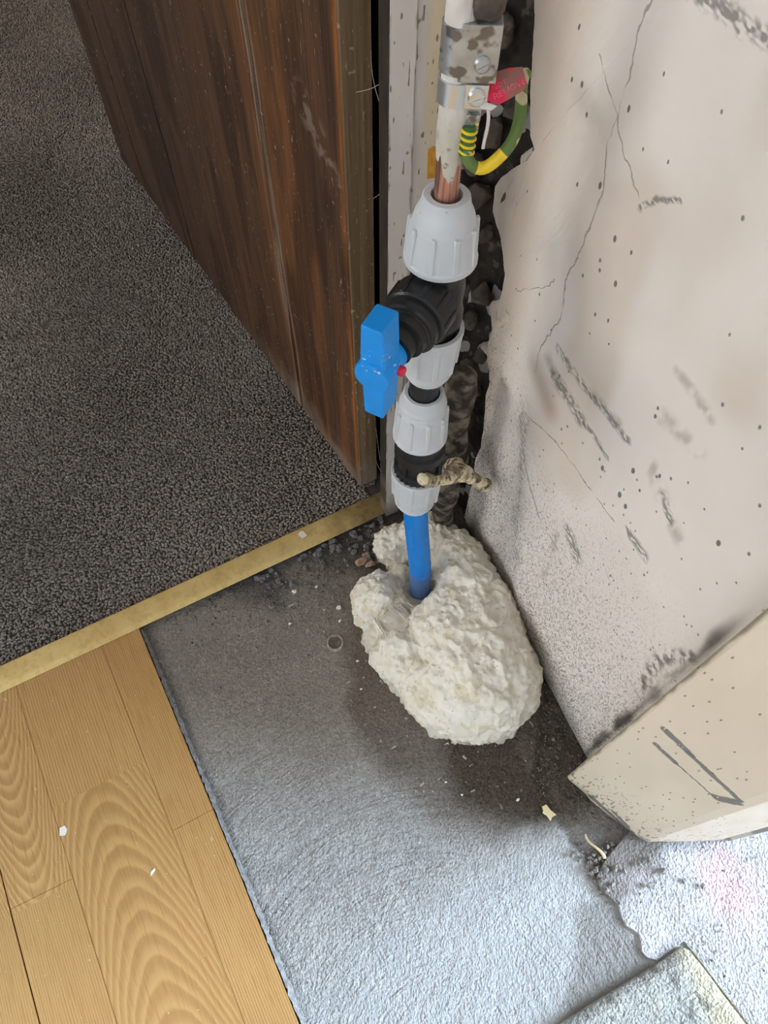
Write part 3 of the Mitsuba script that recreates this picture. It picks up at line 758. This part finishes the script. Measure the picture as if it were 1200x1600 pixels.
# door: boards edge to edge, with the bare edge towards us
D0, DD, DN = np.array([.2032, .438, 0]), np.array([-.0732, .9973, 0]), np.array([-.9973, -.0732, 0])
tag('door_1', 'dark brown stained plank door standing open over the carpet', 'door', kind='structure')
cuts = [.0, .1450, .4735, .6520, .7660]
for i in range(4):
    s0, s1 = cuts[i] + (.0 if i == 0 else .0014), cuts[i + 1] - .0014
    chn = .0022
    pr = Polygon([(s0, -.024), (s1, -.024), (s1, -.001 - chn), (s1 - chn * .6, 0), (s0 + chn * .6, 0), (s0, -.001 - chn)])
    m = trimesh.creation.extrude_polygon(pr, 1.96, engine='earcut').subdivide_to_size(.03); s_, n_, z = m.vertices.T.copy()
    q = np.stack([s_, z * .2, n_], -1); n_ = n_ + np.where(n_ > -.01, .0012 * nfbm(q, .03, 3, i) * 2, 0)
    m.vertices = D0 + s_[:, None] * DD + n_[:, None] * DN + (z + .0095)[:, None] * np.array([0, 0, 1.])
    put('door_1__board', m, 'door_wood', smooth=30)
el = trimesh.creation.extrude_polygon(Polygon([(-.0012, -.0237), (-.0004, -.0015), (.0008, -.0003), (.0008, -.0237)]), 1.96, engine='earcut').subdivide_to_size(.03)
s_, n_, z = el.vertices.T.copy(); s_ = s_ + np.where(s_ < 0, .0005 * nfbm(np.stack([n_, z * .15, s_], -1), .01, 3, 2) * 2, 0)
el.vertices = D0 + s_[:, None] * DD + n_[:, None] * DN + (z + .0095)[:, None] * np.array([0, 0, 1.])
put('door_1__edge_lipping', el, 'door_edge_wood', smooth=30, label='worn bare wood edge')

# ------------------------------------------------------------------ the pipework
AX = lambda z: np.array([np.interp(z, [.16, .30, .47, .66], [.2004, .2026, .2105, .2135]), np.interp(z, [.16, .30, .47, .66], [.3055, .3105, .3140, .3180])])
UPV = np.r_[AX(.5) - AX(.2), .3]; UPV /= np.linalg.norm(UPV)
TX = np.array([.86, -.51, 0]); TX -= UPV * TX.dot(UPV); TX /= np.linalg.norm(TX); TY = np.cross(UPV, TX)   # TX: to the right seen from the camera, -TY: towards it


def at(z, spin=0.0, flip=False):
    c, s = math.cos(spin), math.sin(spin); xa, ya, za = TX * c + TY * s, -TX * s + TY * c, UPV
    if flip:
        ya, za = -ya, -za
    return frame_matrix(np.r_[AX(z), z], xa, ya, za)


def nut(R, r_top, bore, H, ribs=9, hs=.62):
    """Compression nut, wide end at z=0, narrow collar up; solid with a bore, its skirt of flat panels between ribs."""
    hs = H * hs
    prof = [(0, 0), (R * .985, 0), (R, .0010), (R, .0034), (R * .955, .0046), (R * .865, hs - .0006), (R * .85, hs), (R * .815, hs + .0006), (R * .800, hs + .0025), (R * .775, hs + .0055),
            (r_top * 1.19, hs + .0088), (r_top * 1.09, hs + .0110), (r_top * 1.03, H - .0030), (r_top, H - .0008), (r_top - .0009, H), (0, H)]
    m = man(lathe(prof, 96))
    for k in range(ribs):
        b = m3.Manifold.batch_hull([m3.Manifold.sphere(.0010, 10).translate(p) for p in ((R * .955, .0011, .003), (R * .955, -.0011, .003), (R * .895, .0010, hs), (R * .895, -.0010, hs), (R * .78, .0012, .003), (R * .78, -.0012, hs))])
        m = m + b.rotate([0, 0, 360 / ribs * k])
    m = m - m3.Manifold.cylinder(H, bore, bore, 64).translate([0, 0, H * .35]) - m3.Manifold.cylinder(H * .4, R * .86, R * .86, 64).translate([0, 0, -.001])
    return tm(m)


# stop valve: body, side bonnet, blue tee handle, its two nuts
tag('stop_valve', 'black plastic stop valve with grey nuts and a bright blue tee handle', 'valve')
A = np.array([-.835, -.55, 0.]); A /= np.linalg.norm(A); TT = np.array([.55, -.835, 0.]); TT /= np.linalg.norm(TT); VZ = .441
body = man(lathe([(0, -.050), (.0165, -.050), (.0165, -.030), (.0200, -.026), (.0200, -.016), (.0185, -.010), (.0190, .006), (.0180, .014), (.0205, .020), (.0205, .027), (.0170, .030), (.0170, .040), (0, .040)], 72).apply_transform(at(VZ)))
BM = frame_matrix(np.r_[AX(VZ), VZ], TT, np.cross(A, TT), A)
neck = man(lathe([(0, 0), (.0165, 0), (.0175, .016), (.0175, .030), (0, .030)], 64).apply_transform(BM))
put('stop_valve__body', tm(body + neck), 'black_plastic', smooth=30)
bp = [(0, .014), (.0205, .014), (.0222, .016), (.0222, .033), (.0210, .0345), (.0190, .035), (.0190, .0375), (.0200, .038), (.0200, .0425), (.0180, .0435), (.0180, .0455), (.0165, .046), (.0160, .0515), (.0125, .052), (.0125, .062), (0, .062)]
bon = man(lathe(bp, 80))
for k in range(10):
    bon = bon + m3.Manifold.batch_hull([m3.Manifold.sphere(.0008, 8).translate(p) for p in ((.0224, .001, .017), (.0224, -.001, .017), (.0224, .001, .032), (.0224, -.001, .032), (.020, 0, .025))]).rotate([0, 0, 36 * k + 9])
put('stop_valve__bonnet', tm(bon).apply_transform(BM), 'black_plastic', smooth=28)
HM = frame_matrix(np.r_[AX(VZ), VZ] + A * .0645 - TT * .002 + np.array([0, 0, -.002]), TT, A, [0, 0, 1])      # handle's axes: x to the right, y outwards, z up


def prism(poly_yz_low, poly_top, z0, z1):
    return m3.Manifold.hull_points([[x, y, z0] for x, y in poly_yz_low] + [[x, y, z1] for x, y in poly_top])


def arm(z0, z1, w0, w1, y0, y1, d=0.0):
    pts = [m3.Manifold.sphere(.0014, 12).translate([sx * (w / 2 - .0014), y + (-1 if y == yy[1] else 1) * .0014, z]) for z, w, yy in ((z0, w0, (y0, y1)), (z1, w1, (y0 + d, y1 + d))) for sx in (-1, 1) for y in yy]
    return m3.Manifold.batch_hull(pts)


hub = man(lathe([(0, -.002), (.0125, -.002), (.0125, .0215), (.0118, .0232), (0, .0238)], 56).apply_transform(frame_matrix([0, 0, 0], [1, 0, 0], [0, 0, -1], [0, 1, 0])))
hd = arm(.004, .0400, .0180, .0150, .001, .0215) + arm(-.004, -.040, .0175, .0145, .001, .0205) + hub
put('stop_valve__handle', tm(hd).apply_transform(HM), 'blue_handle', smooth=30, label='blue tee handle')
bt = lathe([(0, 0), (.0032, 0), (.0034, .0008), (.0034, .0035), (.0028, .0045), (0, .0047)], 28)
put('stop_valve__handle__button', bt.apply_transform(HM @ frame_matrix([.0115, .0085, -.0005], [0, 0, -1], [0, 1, 0], [1, 0, 0])), 'red_plastic', smooth=30, label='small red indicator button')
put('stop_valve__nut', nut(.0240, .0145, .0096, .0460, hs=.60).apply_transform(at(.4655, .22)), 'nut_plastic', smooth=28, label='large light grey upper nut')
put('stop_valve__nut', nut(.0230, .0155, .0130, .052, hs=.70).apply_transform(at(.4075, .05, True)), 'nut_plastic', smooth=28, label='light grey lower nut under the black body')

# coupling below
tag('pipe_coupling', 'black pipe coupling with two light grey nuts above the foam', 'pipe fitting')
cb = man(lathe([(0, .002), (.0205, .002), (.0205, .011), (.0220, .012), (.0220, .016), (.0195, .017), (.0195, .030), (.0222, .031), (.0222, .040), (.0200, .041), (.0200, .060), (0, .060)], 72))
for k in range(8):
    cb = cb + m3.Manifold.cube([.003, .0018, .016], True).translate([.0205, 0, .024]).rotate([0, 0, 45 * k + 12])
for k in range(24):
    cb = cb + m3.Manifold.cube([.0016, .0024, .006], True).translate([.0212, 0, .0085]).rotate([0, 0, 15 * k])
put('pipe_coupling__body', tm(cb).apply_transform(at(.2260)), 'black_plastic', smooth=28)
put('pipe_coupling__insert_pipe', lathe([(0, 0), (.0118, 0), (.0118, .12), (0, .12)], 40).apply_transform(at(.285)), 'black_plastic', smooth=30)
put('pipe_coupling__nut', nut(.0234, .0163, .0128, .055).apply_transform(at(.2815, .10)), 'nut_plastic', smooth=28, label='light grey upper nut')
n4 = nut(.0240, .0165, .0129, .058, hs=.72)
put('pipe_coupling__nut', n4.apply_transform(at(.2310, .32, True)), 'nut_plastic', smooth=28, label='light grey lower nut marked 63')
# the moulded number on it
tx = meshkit.text_mesh('63', .0058, .0006); tx.apply_translation([-.004, -.003, 0])
RN = np.r_[AX(.194), .194]; ang = .20; outw = -TY * math.cos(ang) + TX * math.sin(ang); sidev = TX * math.cos(ang) + TY * math.sin(ang)
rot = .75; upv = UPV
tx.apply_transform(frame_matrix(RN + outw * .0205, sidev * math.cos(rot) - upv * math.sin(rot), sidev * math.sin(rot) + upv * math.cos(rot), outw))
put('pipe_coupling__nut_001__number', tx, 'pvc_grey', smooth=False)

# blue water pipe going down into the foam
bpth = spline([np.r_[AX(.215), .215], np.r_[AX(.175), .175], [.2005, .3000, .13], [.2008, .2915, .085], [.2000, .2835, .045], [.1985, .277, .0]], 40)
put('blue_water_pipe', tube(bpth, .0122, 40), 'blue_pipe', smooth=40, label='bright blue plastic water pipe rising out of the foam', category='pipe')
# copper pipe, with old white paint above
tag('copper_pipe', 'copper pipe with flaking white paint entering the top grey nut', 'pipe')
put('copper_pipe__tube', tube([np.r_[AX(z), z] for z in np.linspace(.48, .80, 12)], .0073, 40), 'copper', smooth=40)
cz = np.linspace(.530, .80, 60); na = 56; ph = np.arange(na) * 2 * np.pi / na
low = .532 + .004 * np.sin(ph * 2 + 1) + .009 * nfbm(np.stack([np.cos(ph), np.sin(ph), ph * 0], -1), .35, 4, 3) * 2
vv, ff = [], []
for i in range(60):
    zz = low + (.80 - low) * i / 59
    rr = .0080 + .0006 * nfbm(np.stack([np.cos(ph) * .01, np.sin(ph) * .01, zz], -1), .006, 3, 5) * 2 - (.0006 if i == 0 else 0)
    ax = np.array([np.r_[AX(q), q] for q in zz]); vv.append(ax + rr[:, None] * (np.cos(ph)[:, None] * TX + np.sin(ph)[:, None] * TY))
vv = np.vstack(vv)
for i in range(59):
    for j in range(na):
        k = (j + 1) % na; ff += [[i * na + j, i * na + k, (i + 1) * na + k], [i * na + j, (i + 1) * na + k, (i + 1) * na + j]]
put('copper_pipe__paint', trimesh.Trimesh(vv, ff, process=False), 'pipe_paint', smooth=50, label='flaking white paint coat')

# pipe clip at the top, dusty, and the earth clamp with its red tag below
tag('pipe_clip', 'dusty grey metal pipe clip with a screw at the top of the pipe', 'pipe clip')


def local(z, right, toward, up):
    return np.r_[AX(z), z] + TX * right - TY * toward + UPV * up


def lbox(z, right, toward, up, sx, sy, sz, r=.0006):
    return rbox(sx, sy, sz, r, 3).apply_transform(frame_matrix(local(z, right, toward, up), TX, -TY, UPV) if False else frame_matrix(local(z, right, toward, up), TX, TY, UPV))


st = man(lathe([(.0082, -.010), (.0092, -.010), (.0092, .010), (.0082, .010)], 40)) if False else man(tube([[0, 0, -.011], [0, 0, .011]], .0094, 40)) - man(tube([[0, 0, -.02], [0, 0, .02]], .0083, 40))
band = tm(st).apply_transform(at(.595))
put('pipe_clip__band', band, 'dusty_steel', smooth=30)
plate = trimesh.util.concatenate([lbox(.595, .0100, .0085, .0, .0190, .0014, .0270), lbox(.595, .0010, .0055, .0, .0016, .0065, .0270), lbox(.595, .0100, .0035, .0130, .0190, .0105, .0014)])
put('pipe_clip__bracket', plate, 'dusty_steel', smooth=30)
scr = lathe([(0, 0), (.0042, 0), (.0042, .0012), (.0030, .0026), (0, .0030)], 28); slot = m3.Manifold.cube([.010, .0008, .0016], True).translate([0, 0, .0028])
SM = frame_matrix(local(.595, .0115, .0092, -.0040), TX, UPV, -TY)
put('pipe_clip__screw', tm(man(scr) - slot.rotate([0, 0, 30])).apply_transform(SM), 'dusty_steel', smooth=30)
du = trimesh.creation.icosphere(3, 1.0); du.vertices *= np.array([.009, .008, .008]); displace(du, .0022, .006, 3, 3); du.apply_translation(local(.6165, .0115, .003, 0))
put('pipe_clip__dirt', du, 'rubble', smooth=40, label='caked dust and fluff')

tag('earth_clamp', 'steel earth clamp with slotted screw and torn red tag around the painted pipe', 'clamp')
put('earth_clamp__strap', tm(st).apply_transform(at(.5740) @ np.diag([1.01, 1.01, .55, 1])), 'clean_steel', smooth=30)
cl = trimesh.util.concatenate([lbox(.5740, .0105, .0050, 0, .0120, .0075, .0125), lbox(.5740, .0105, .0005, -.0110, .0085, .0016, .0120)])
put('earth_clamp__block', cl, 'clean_steel', smooth=30)
SM = frame_matrix(local(.5740, .0105, .0088, .0005), TX, UPV, -TY)
put('earth_clamp__screw', tm(man(lathe([(0, 0), (.0046, 0), (.0046, .0012), (.0036, .0024), (0, .0027)], 32)) - m3.Manifold.cube([.012, .0010, .0022], True).translate([0, 0, .0025]).rotate([0, 0, 22])).apply_transform(SM), 'clean_steel', smooth=30)
# tag: a bent strip of plastic
tg0 = local(.5740, .0125, .0060, -.0015)
tgx = TX * .93 - TY * .10 + UPV * .16; tgx /= np.linalg.norm(tgx); tgy = UPV * .55 + TY * .80; tgy -= tgx * tgy.dot(tgx); tgy /= np.linalg.norm(tgy); tgn = np.cross(tgx, tgy)
tg = trimesh.creation.extrude_polygon(Polygon([(0, 0), (.010, -.0045), (.0135, -.0035), (.0250, .0020), (.0262, .0050), (.0235, .0145), (.016, .0150), (.004, .0125), (-.0045, .0105), (-.006, .007)]), .0009, engine='earcut').subdivide_to_size(.003)
tg.vertices[:, 2] += 8 * (tg.vertices[:, 0] - .008) ** 2 * .6
TGM = frame_matrix(tg0, tgx * .9, tgy * .9, tgn)
put('earth_clamp__tag', tg.copy().apply_transform(TGM), 'red_tag', smooth=30, label='torn red warning tag')
for txt, (ox, oy), hh in (('NOT', (.0075, .0028), .0030), ('REMOVE', (.0085, -.0022), .0034)):
    t_ = meshkit.text_mesh(txt, hh, .0003); t_.apply_transform(frame_matrix([ox, oy, .0009], [.92, .39, 0], [-.39, .92, 0], [0, 0, 1])); t_.vertices[:, 2] += 8 * (t_.vertices[:, 0] - .008) ** 2 * .6
    t_.apply_transform(TGM); put('earth_clamp__tag__lettering', t_, 'tag_letter', smooth=False)
tw = trimesh.creation.extrude_polygon(Polygon([(-.001, -.001), (.010, -.0055), (.007, -.0075), (.001, -.006)]), .0008, engine='earcut').apply_transform(TGM)
put('earth_clamp__tag__torn_corner', tw, 'tag_white', smooth=False, label='white torn corner')
put('earth_clamp__lug', lbox(.5740, .0100, .0030, -.0165, .0085, .0025, .0100), 'dusty_steel', smooth=30)
put('earth_clamp__tie', tube(spline([local(.5740, .0165, .006, -.004), local(.5740, .0185, .006, -.012), local(.5740, .0185, .004, -.022), local(.5740, .018, .004, -.030)], 14), .0010, 8), 'tag_white', smooth=40)

# earth wire
tag('earth_wire', 'green and yellow earth wire looping from the clamp into the hollow wall', 'wire')
wp = [local(.5740, .0090, .004, -.020), local(.5740, .0088, .005, -.028), local(.5740, .0095, .0065, -.033), local(.5740, .0125, .0075, -.0375), local(.5740, .0185, .0075, -.0395), local(.5740, .0260, .0060, -.0350),
      local(.5740, .0330, .0020, -.0275), local(.5740, .0365, -.0060, -.0180), local(.5740, .0370, -.0160, -.0120), local(.5740, .0400, -.035, -.0100)]
wpath = spline(wp, 90)
put('earth_wire__sheath', tube(wpath, .0033, 20), 'wire_green', smooth=40)
put('earth_wire__yellow_bend', tube(wpath[22:40], .00342, 20), 'wire_yellow', smooth=40)
cw = spline([local(.5740, .0090, .004, -.017), local(.5740, .0088, .005, -.033)], 30); put('earth_wire__green_sleeve', tube(cw, .0040, 20), 'wire_coil_green', smooth=40)
hp = []
for i in range(140):
    f_ = i / 139; c = local(.5740, .0090, .0045, -.0165 - .0165 * f_); a_ = 2 * np.pi * 4.2 * f_
    hp.append(c + .0041 * (math.cos(a_) * TX + math.sin(a_) * TY))
put('earth_wire__yellow_stripe', tube(hp, .00085, 8), 'wire_yellow', smooth=40)

sc = trimesh.creation.extrude_polygon(Polygon([(0, 0), (.008, .001), (.0085, .018), (.004, .022), (.0005, .020)]), .0015, engine='earcut').apply_transform(frame_matrix([.233, .372, .478], [.9, -.4, 0], [0, .1, .99], [-.4, -.9, .1]))
put('amber_scrap', sc, 'amber_scrap', smooth=False, label='small amber scrap tucked behind the copper pipe', category='scrap')

# old encrusted stopcock in the corner behind the coupling
tag('old_stopcock', 'old paint-crusted stopcock with a crutch handle beside the wall', 'stopcock')
SC = np.array([.258, .336])
m = tube([[SC[0] - .001, SC[1] - .002, z] for z in np.linspace(0, .30, 60)], .0130 + .0022 * np.clip(np.sin(np.linspace(0, 22, 60)), -.3, 1), 28); displace(m.subdivide(), 0, 1); m = displace(m, .0022, .012, 4, 2)
put('old_stopcock__pipe', m, 'old_pipe_metal', smooth=50)
m = man(lathe([(0, -.014), (.012, -.014), (.0175, -.010), (.0175, .010), (.0150, .016), (0, .016)], 40)).refine_to_length(.004); m = displace(tm(m), .0024, .010, 4, 5)
m.apply_translation([SC[0], SC[1] - .002, .165]); put('old_stopcock__body', m, 'old_pipe_metal', smooth=50)
stemdir = np.array([-.35, -.70, .60]); stemdir /= np.linalg.norm(stemdir)
hc = np.array([.2425, .2995, .206])
m = tube(spline([[SC[0], SC[1], .150], hc - stemdir * .012, hc + stemdir * .003], 20), np.linspace(.011, .0075, 20), 20); put('old_stopcock__stem', displace(m, .0012, .006, 3, 1), 'crust', smooth=50)
hl, hr = np.array([.2065, .276, .1925]), np.array([.2775, .3035, .122])
hh_ = spline([[.1915, .2840, .2555], [.1960, .2860, .2470], [.2150, .2885, .2290], hc + [0, -.001, .001], [.2600, .2955, .1860], [.2770, .2915, .1660]], 50)
m = tube(hh_, np.interp(np.linspace(0, 1, 50), [0, .05, .12, .3, .5, .62, .8, .95, 1], [.004, .0068, .0060, .0056, .0088, .0090, .0064, .0070, .0045]), 24)
put('old_stopcock__handle', displace(m, .0016, .008, 4, 6), 'crust', smooth=50, label='pale crusty crutch handle')
m = lathe([(0, 0), (.0065, 0), (.0062, .0025), (.003, .0035), (0, .0035)], 24).apply_transform(frame_matrix(hc + stemdir * .008 + [0, 0, .004], [.6, -.5, -.6], np.cross(stemdir, [.6, -.5, -.6]), stemdir))
put('old_stopcock__handle__screw', m, 'crust', smooth=40)

# ------------------------------------------------------------------ expanding foam
LOBES = np.array([  # x, y, z, rx, ry, rz
    (.201, .158, .006, .070, .064, .070), (.210, .195, .006, .066, .080, .076), (.240, .235, .006, .044, .075, .070), (.168, .172, .004, .046, .052, .052), (.142, .228, .004, .030, .050, .046),
    (.147, .286, .010, .026, .034, .046), (.160, .300, .008, .022, .020, .042), (.200, .342, .008, .026, .026, .034), (.243, .318, .006, .034, .042, .052), (.252, .280, .006, .032, .045, .062), (.205, .232, .006, .05, .04, .060), (.222, .338, .006, .030, .028, .040), (.178, .268, .004, .024, .03, .036), (.184, .299, .0, .022, .022, .030)])


def foam_field(p):
    acc = 0
    for x, y, z, rx, ry, rz in LOBES:
        q = (p - np.array([x, y, z])) / np.array([rx, ry, rz]); k = np.linalg.norm(q, axis=1)
        acc = acc + np.exp(-14.0 * (k - 1))
    d = np.log(acc + 1e-30) / 14.0
    # hollow round the blue pipe
    c = np.stack([np.interp(p[:, 2], [0, .045, .085, .13], [.1975, .1995, .2015, .2035]), np.interp(p[:, 2], [0, .045, .085, .13], [.277, .2835, .2905, .2985])], -1)
    rr = np.linalg.norm((p[:, :2] - c - np.array([-.001, .000])) / np.array([.0155, .0155]), axis=1)
    for (ax_, ay_), (bx_, by_) in (((.190, .272), (.149, .257)), ((.149, .257), (.118, .252))):      # cleft under the left lobe
        t = np.clip(((p[:, 0] - ax_) * (bx_ - ax_) + (p[:, 1] - ay_) * (by_ - ay_)) / ((bx_ - ax_) ** 2 + (by_ - ay_) ** 2), 0, 1)
        d = d - .48 * np.exp(-(np.hypot(p[:, 0] - ax_ - t * (bx_ - ax_), p[:, 1] - ay_ - t * (by_ - ay_)) / .0105) ** 2) * np.clip(p[:, 2] / .02, 0, 1)
    return d - .8 * np.exp(-rr ** 3 * 1.0) * np.clip((p[:, 2] - .005) / .02, 0, 1)


ms = [man(trimesh.creation.icosphere(3, 1.0).apply_transform(np.diag([rx, ry, rz, 1]) @ np.eye(4)).apply_translation([x, y, z])) for x, y, z, rx, ry, rz in LOBES]
fo = m3.Manifold.batch_boolean(ms, m3.OpType.Add).trim_by_plane([0, 0, 1], -.004).refine_to_length(.0022)
fo = tm(fo); fo.merge_vertices()
for it in range(6):
    p = fo.vertices.copy(); e = 4e-4; f0 = foam_field(p)
    g = np.stack([(foam_field(p + np.eye(3)[k] * e) - foam_field(p - np.eye(3)[k] * e)) / (2 * e) for k in range(3)], -1)
    step = -f0[:, None] * g / np.maximum((g ** 2).sum(1, keepdims=True), 80.0)
    L = np.linalg.norm(step, axis=1, keepdims=True); p = p + step * np.minimum(1, .010 / np.maximum(L, 1e-9)) * .7
    p[:, 2] = np.maximum(p[:, 2], -.004); fo.vertices = p
    trimesh.smoothing.filter_taubin(fo, iterations=4)
p, nn = fo.vertices.copy(), fo.vertex_normals.copy()
h = .0052 * nfbm(p, .034, 3, 1) * 2 + .0048 * nfbm(p * np.array([1, .8, 1]), .012, 3, 2) * 2 + .0030 * nfbm(p, .0055, 3, 3) * 2
h += .0042 * (.5 - np.abs(nfbm(p + .006 * nfbm(p, .02, 2, 4)[:, None], .020, 3, 12) * 2) * 2.2)
h += -.004 * np.clip(.5 - np.abs(nfbm(p, .028, 2, 9) * 2) * 5, 0, 1)
fo.vertices = p + nn * h[:, None]
# kept clear of the wall's face
sd = (fo.vertices - W0) @ WN; fo.vertices = fo.vertices + WN * np.maximum(.0015 - sd, 0)[:, None]
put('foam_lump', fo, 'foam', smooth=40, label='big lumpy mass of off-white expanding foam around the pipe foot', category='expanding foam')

# ------------------------------------------------------------------ small things on the floor
rg = m3.Manifold.cylinder(.006, .0092, .0090, 48) - m3.Manifold.cylinder(.02, .0078, .0078, 48).translate([0, 0, -.005])
put('pipe_olive', tm(rg).apply_translation([.0860, .2725, .0005]), 'ring_metal', smooth=30, label='small pale metal ring lying on the concrete left of the foam', category='ring')


def flake(pts, t=.0008, curl=0.0):
    m = trimesh.creation.extrude_polygon(Polygon(pts), t, engine='earcut').subdivide_to_size(.002); m.vertices[:, 2] += curl * m.vertices[:, 1] ** 2
    return m


m = flake([(0, 0), (.004, .001), (.009, -.001), (.0085, .006), (.0095, .013), (.0045, .0155), (.003, .012), (.0005, .011), (.0015, .006)], .0008, 14).apply_transform(frame_matrix([.1935, .0045, .0008], [.92, .35, .06], [-.35, .92, .10], [0, -.12, .99]))
put('cream_paint_flake', m, 'flake_cream', smooth=30, label='largest cream paint flake on the dark dirt before the post', category='paint flake')
m = tube(spline([[.2175, -.022, .000], [.2165, -.032, .004], [.2195, -.040, .006], [.2205, -.048, .0035]], 16), np.interp(np.linspace(0, 1, 16), [0, .6, 1], [.0009, .0012, .0019]), 8)
put('paint_curl', m, 'flake_cream', smooth=30, label='thin curled shaving of cream paint below the post', category='paint shaving')
m = flake([(0, 0), (.007, -.001), (.008, .006), (.006, .009), (.001, .008)], .0009, 6).apply_transform(frame_matrix([.1085, .4040, .0121], [.93, .36, 0], [-.36, .93, 0], [0, 0, 1]))
put('plaster_chip', m, 'flake_white', smooth=30, label='pale plaster chip lying on the brass strip', category='plaster chip')
m = flake([(0, 0), (.005, -.002), (.008, .002), (.007, .007), (.002, .007)], .0006).apply_translation([-.241, .2215, .0071])
put('plaster_chip_001', m, 'flake_white', smooth=30, label='white chip on the middle of the oak laminate', category='plaster chip')
m = flake([(0, 0), (.005, .002), (.006, .005), (.001, .003)], .0006).apply_translation([-.174, .1455, .0071])
put('plaster_chip_002', m, 'flake_white', smooth=30, label='tiny white splinter on the laminate near the stave end joint', category='plaster chip')
WHITE = ["largest whitish plaster crumb between the metal ring and the foam's left lobe", 'small whitish crumb just right of the metal ring and a little beyond it', 'whitish crumb midway between the metal ring and the brass strip',
         'whitish crumb near the brass strip, straight beyond the metal ring', 'whitish crumb on bare concrete to the left of the metal ring and beyond it', 'tiny whitish crumb just in front of the metal ring beside the foam',
         'tiny whitish crumb second in front of the metal ring', "whitish crumb in front of the foam's near end", 'whitish crumb just left of the cream paint flake', 'smallest whitish crumb on the damp patch in front of the foam']
BRICK = ['brown brick fragment in the middle of three in the dirt by the foam', 'brown brick fragment nearest the foam, beside its left lobe', 'smallest brown brick fragment, nearest the brass strip']
for i, (x, y, s) in enumerate([(.109, .309, .0085), (.103, .2945, .0055), (.0975, .345, .005), (.072, .352, .0075), (.051, .318, .006), (.099, .243, .004), (.088, .213, .0035), (.128, .068, .004), (.176, .037, .005), (.120, .086, .0035)]):
    put('white_crumb', lump(s, 100 + i, squash=(1, .8, .5)).apply_translation([x, y, s * .2]), 'flake_white', smooth=15, label=WHITE[i], category='crumb', group='whitish crumbs on the bare concrete')
for i, (x, y, s) in enumerate([(.158, .348, .016), (.165, .3395, .014), (.167, .354, .011)]):
    put('brick_crumb', lump(s, 130 + i, squash=(1.2, .8, .7)).apply_translation([x, y, s * .28]), 'brick_crumb', smooth=15, label=BRICK[i], category='crumb', group='brick fragments by the foam')
r = np.random.default_rng(21)
for i in range(70):
    x = .205 - .165 * r.random() ** 1.7; y = .389 - r.random() ** 1.5 * (.022 + .20 * max(0, x - .03)); s = r.uniform(.0045, .0125)
    put('dark_crumb', lump(s, 160 + i, squash=(1, .9, .75)).apply_translation([x, y, s * .3]), 'coal_crumb', smooth=15, label='dark grey rubble crumb below the brass strip', category='crumb', group='dark rubble crumbs along the strip')
for i, (x, y, s) in enumerate([(.257, -.070, .007), (.262, -.084, .008), (.275, -.1, .006), (.236, -.042, .008), (.228, -.050, .006), (.246, -.068, .006), (.287, -.112, .007), (.243, -.088, .009), (.222, .078, .007), (.243, .070, .006), (.208, -.045, .009), (.214, -.056, .008), (.207, -.062, .007), (.222, -.060, .009), (.212, -.070, .006), (.205, -.052, .008), (.2045, -.071, .007), (.230, -.066, .008), (.218, -.047, .007), (.2075, -.085, .006)]):
    put('grey_crumb', lump(s, 220 + i, squash=(1, .9, .7)).apply_translation([x, y, (.006 if y < -.05 else -.004) + s * .3]), 'dusty_rubble', smooth=15, label='grey stone crumb on the dirt around the post foot', category='crumb', group='grey crumbs around the post foot')


def grit(n, sampler, smin, smax, seed):
    r = np.random.default_rng(seed); V, F, k = [], [], 0
    base = [lump(1.0, 900 + i, facet=1) for i in range(6)]
    for i in range(n):
        x, y, z = sampler(r); b = base[r.integers(6)]; s = smin + (smax - smin) * r.random() ** 2.5; a = r.uniform(0, 6.28)
        c, d = math.cos(a), math.sin(a); v = b.vertices * s @ np.array([[c, d, 0], [-d, c, 0], [0, 0, .8]]); V.append(v + [x, y, z + s * .2]); F.append(b.faces + k); k += len(v)
    return trimesh.Trimesh(np.vstack(V), np.vstack(F), process=False)


def dirt_spot(r):
    while True:
        x, y = r.normal(.225, .042), r.normal(.075, .042)
        if -.06 < y < .14 and .12 < x < .262 - .1 * max(0, .046 - y) * 0 and (x < .232 + .344 / .939 * (.032 - y) - .004 if y < .035 else x < .262):
            return x, y, -.003


def strip_spot(r):
    x = r.uniform(-.095, .21); return x, .390 - r.exponential(.022 + .05 * max(0, x - .05)), .000


def edge_spot(r):
    y = r.uniform(-.38, .38); return -.0965 + r.exponential(.006), y, 0.0


put('dirt_grit', trimesh.util.concatenate([grit(1500, dirt_spot, .0009, .0045, 31), grit(900, strip_spot, .0008, .0042, 32), grit(420, edge_spot, .0007, .0028, 33)]), 'grit', smooth=False, kind='stuff',
    label='fine dark grit scattered over the bare concrete', category='grit')
put('edge_rubble', grit(260, lambda r: (r.normal(.213, .010), r.normal(-.055, .012), .001), .0012, .0060, 35), 'dusty_rubble', smooth=False, kind='stuff', label='loose grey rubble along the broken edge of the concrete', category='rubble')
put('slab_grit', grit(500, lambda r: (r.uniform(.21, .40), r.uniform(-.34, -.07), .006), .0006, .0030, 34), 'rubble', smooth=False, kind='stuff', label='fine grey grit on the pale dusty slab', category='grit')
webs = []
r = np.random.default_rng(3)
for a_, b_ in (((.216, .402, .555), (.212, .432, .510)), ((.226, .437, .53), (.213, .402, .52)), ((.226, .437, .30), (.213, .40, .33)), ((.225, .437, .16), (.213, .402, .19)), ((.226, .437, .12), (.213, .40, .10)), ((.225, .437, .07), (.213, .40, .09)), ((.226, .437, .42), (.213, .40, .46))):
    a_, b_ = np.array(a_), np.array(b_); mid = (a_ + b_) / 2 + r.normal(0, .004, 3); webs.append(tube(spline([a_, mid, b_], 10), .00028, 5))
put('cobweb', trimesh.util.concatenate(webs), 'web', smooth=True, kind='stuff', label='thin cobweb threads in the gap between door and frame', category='cobweb')
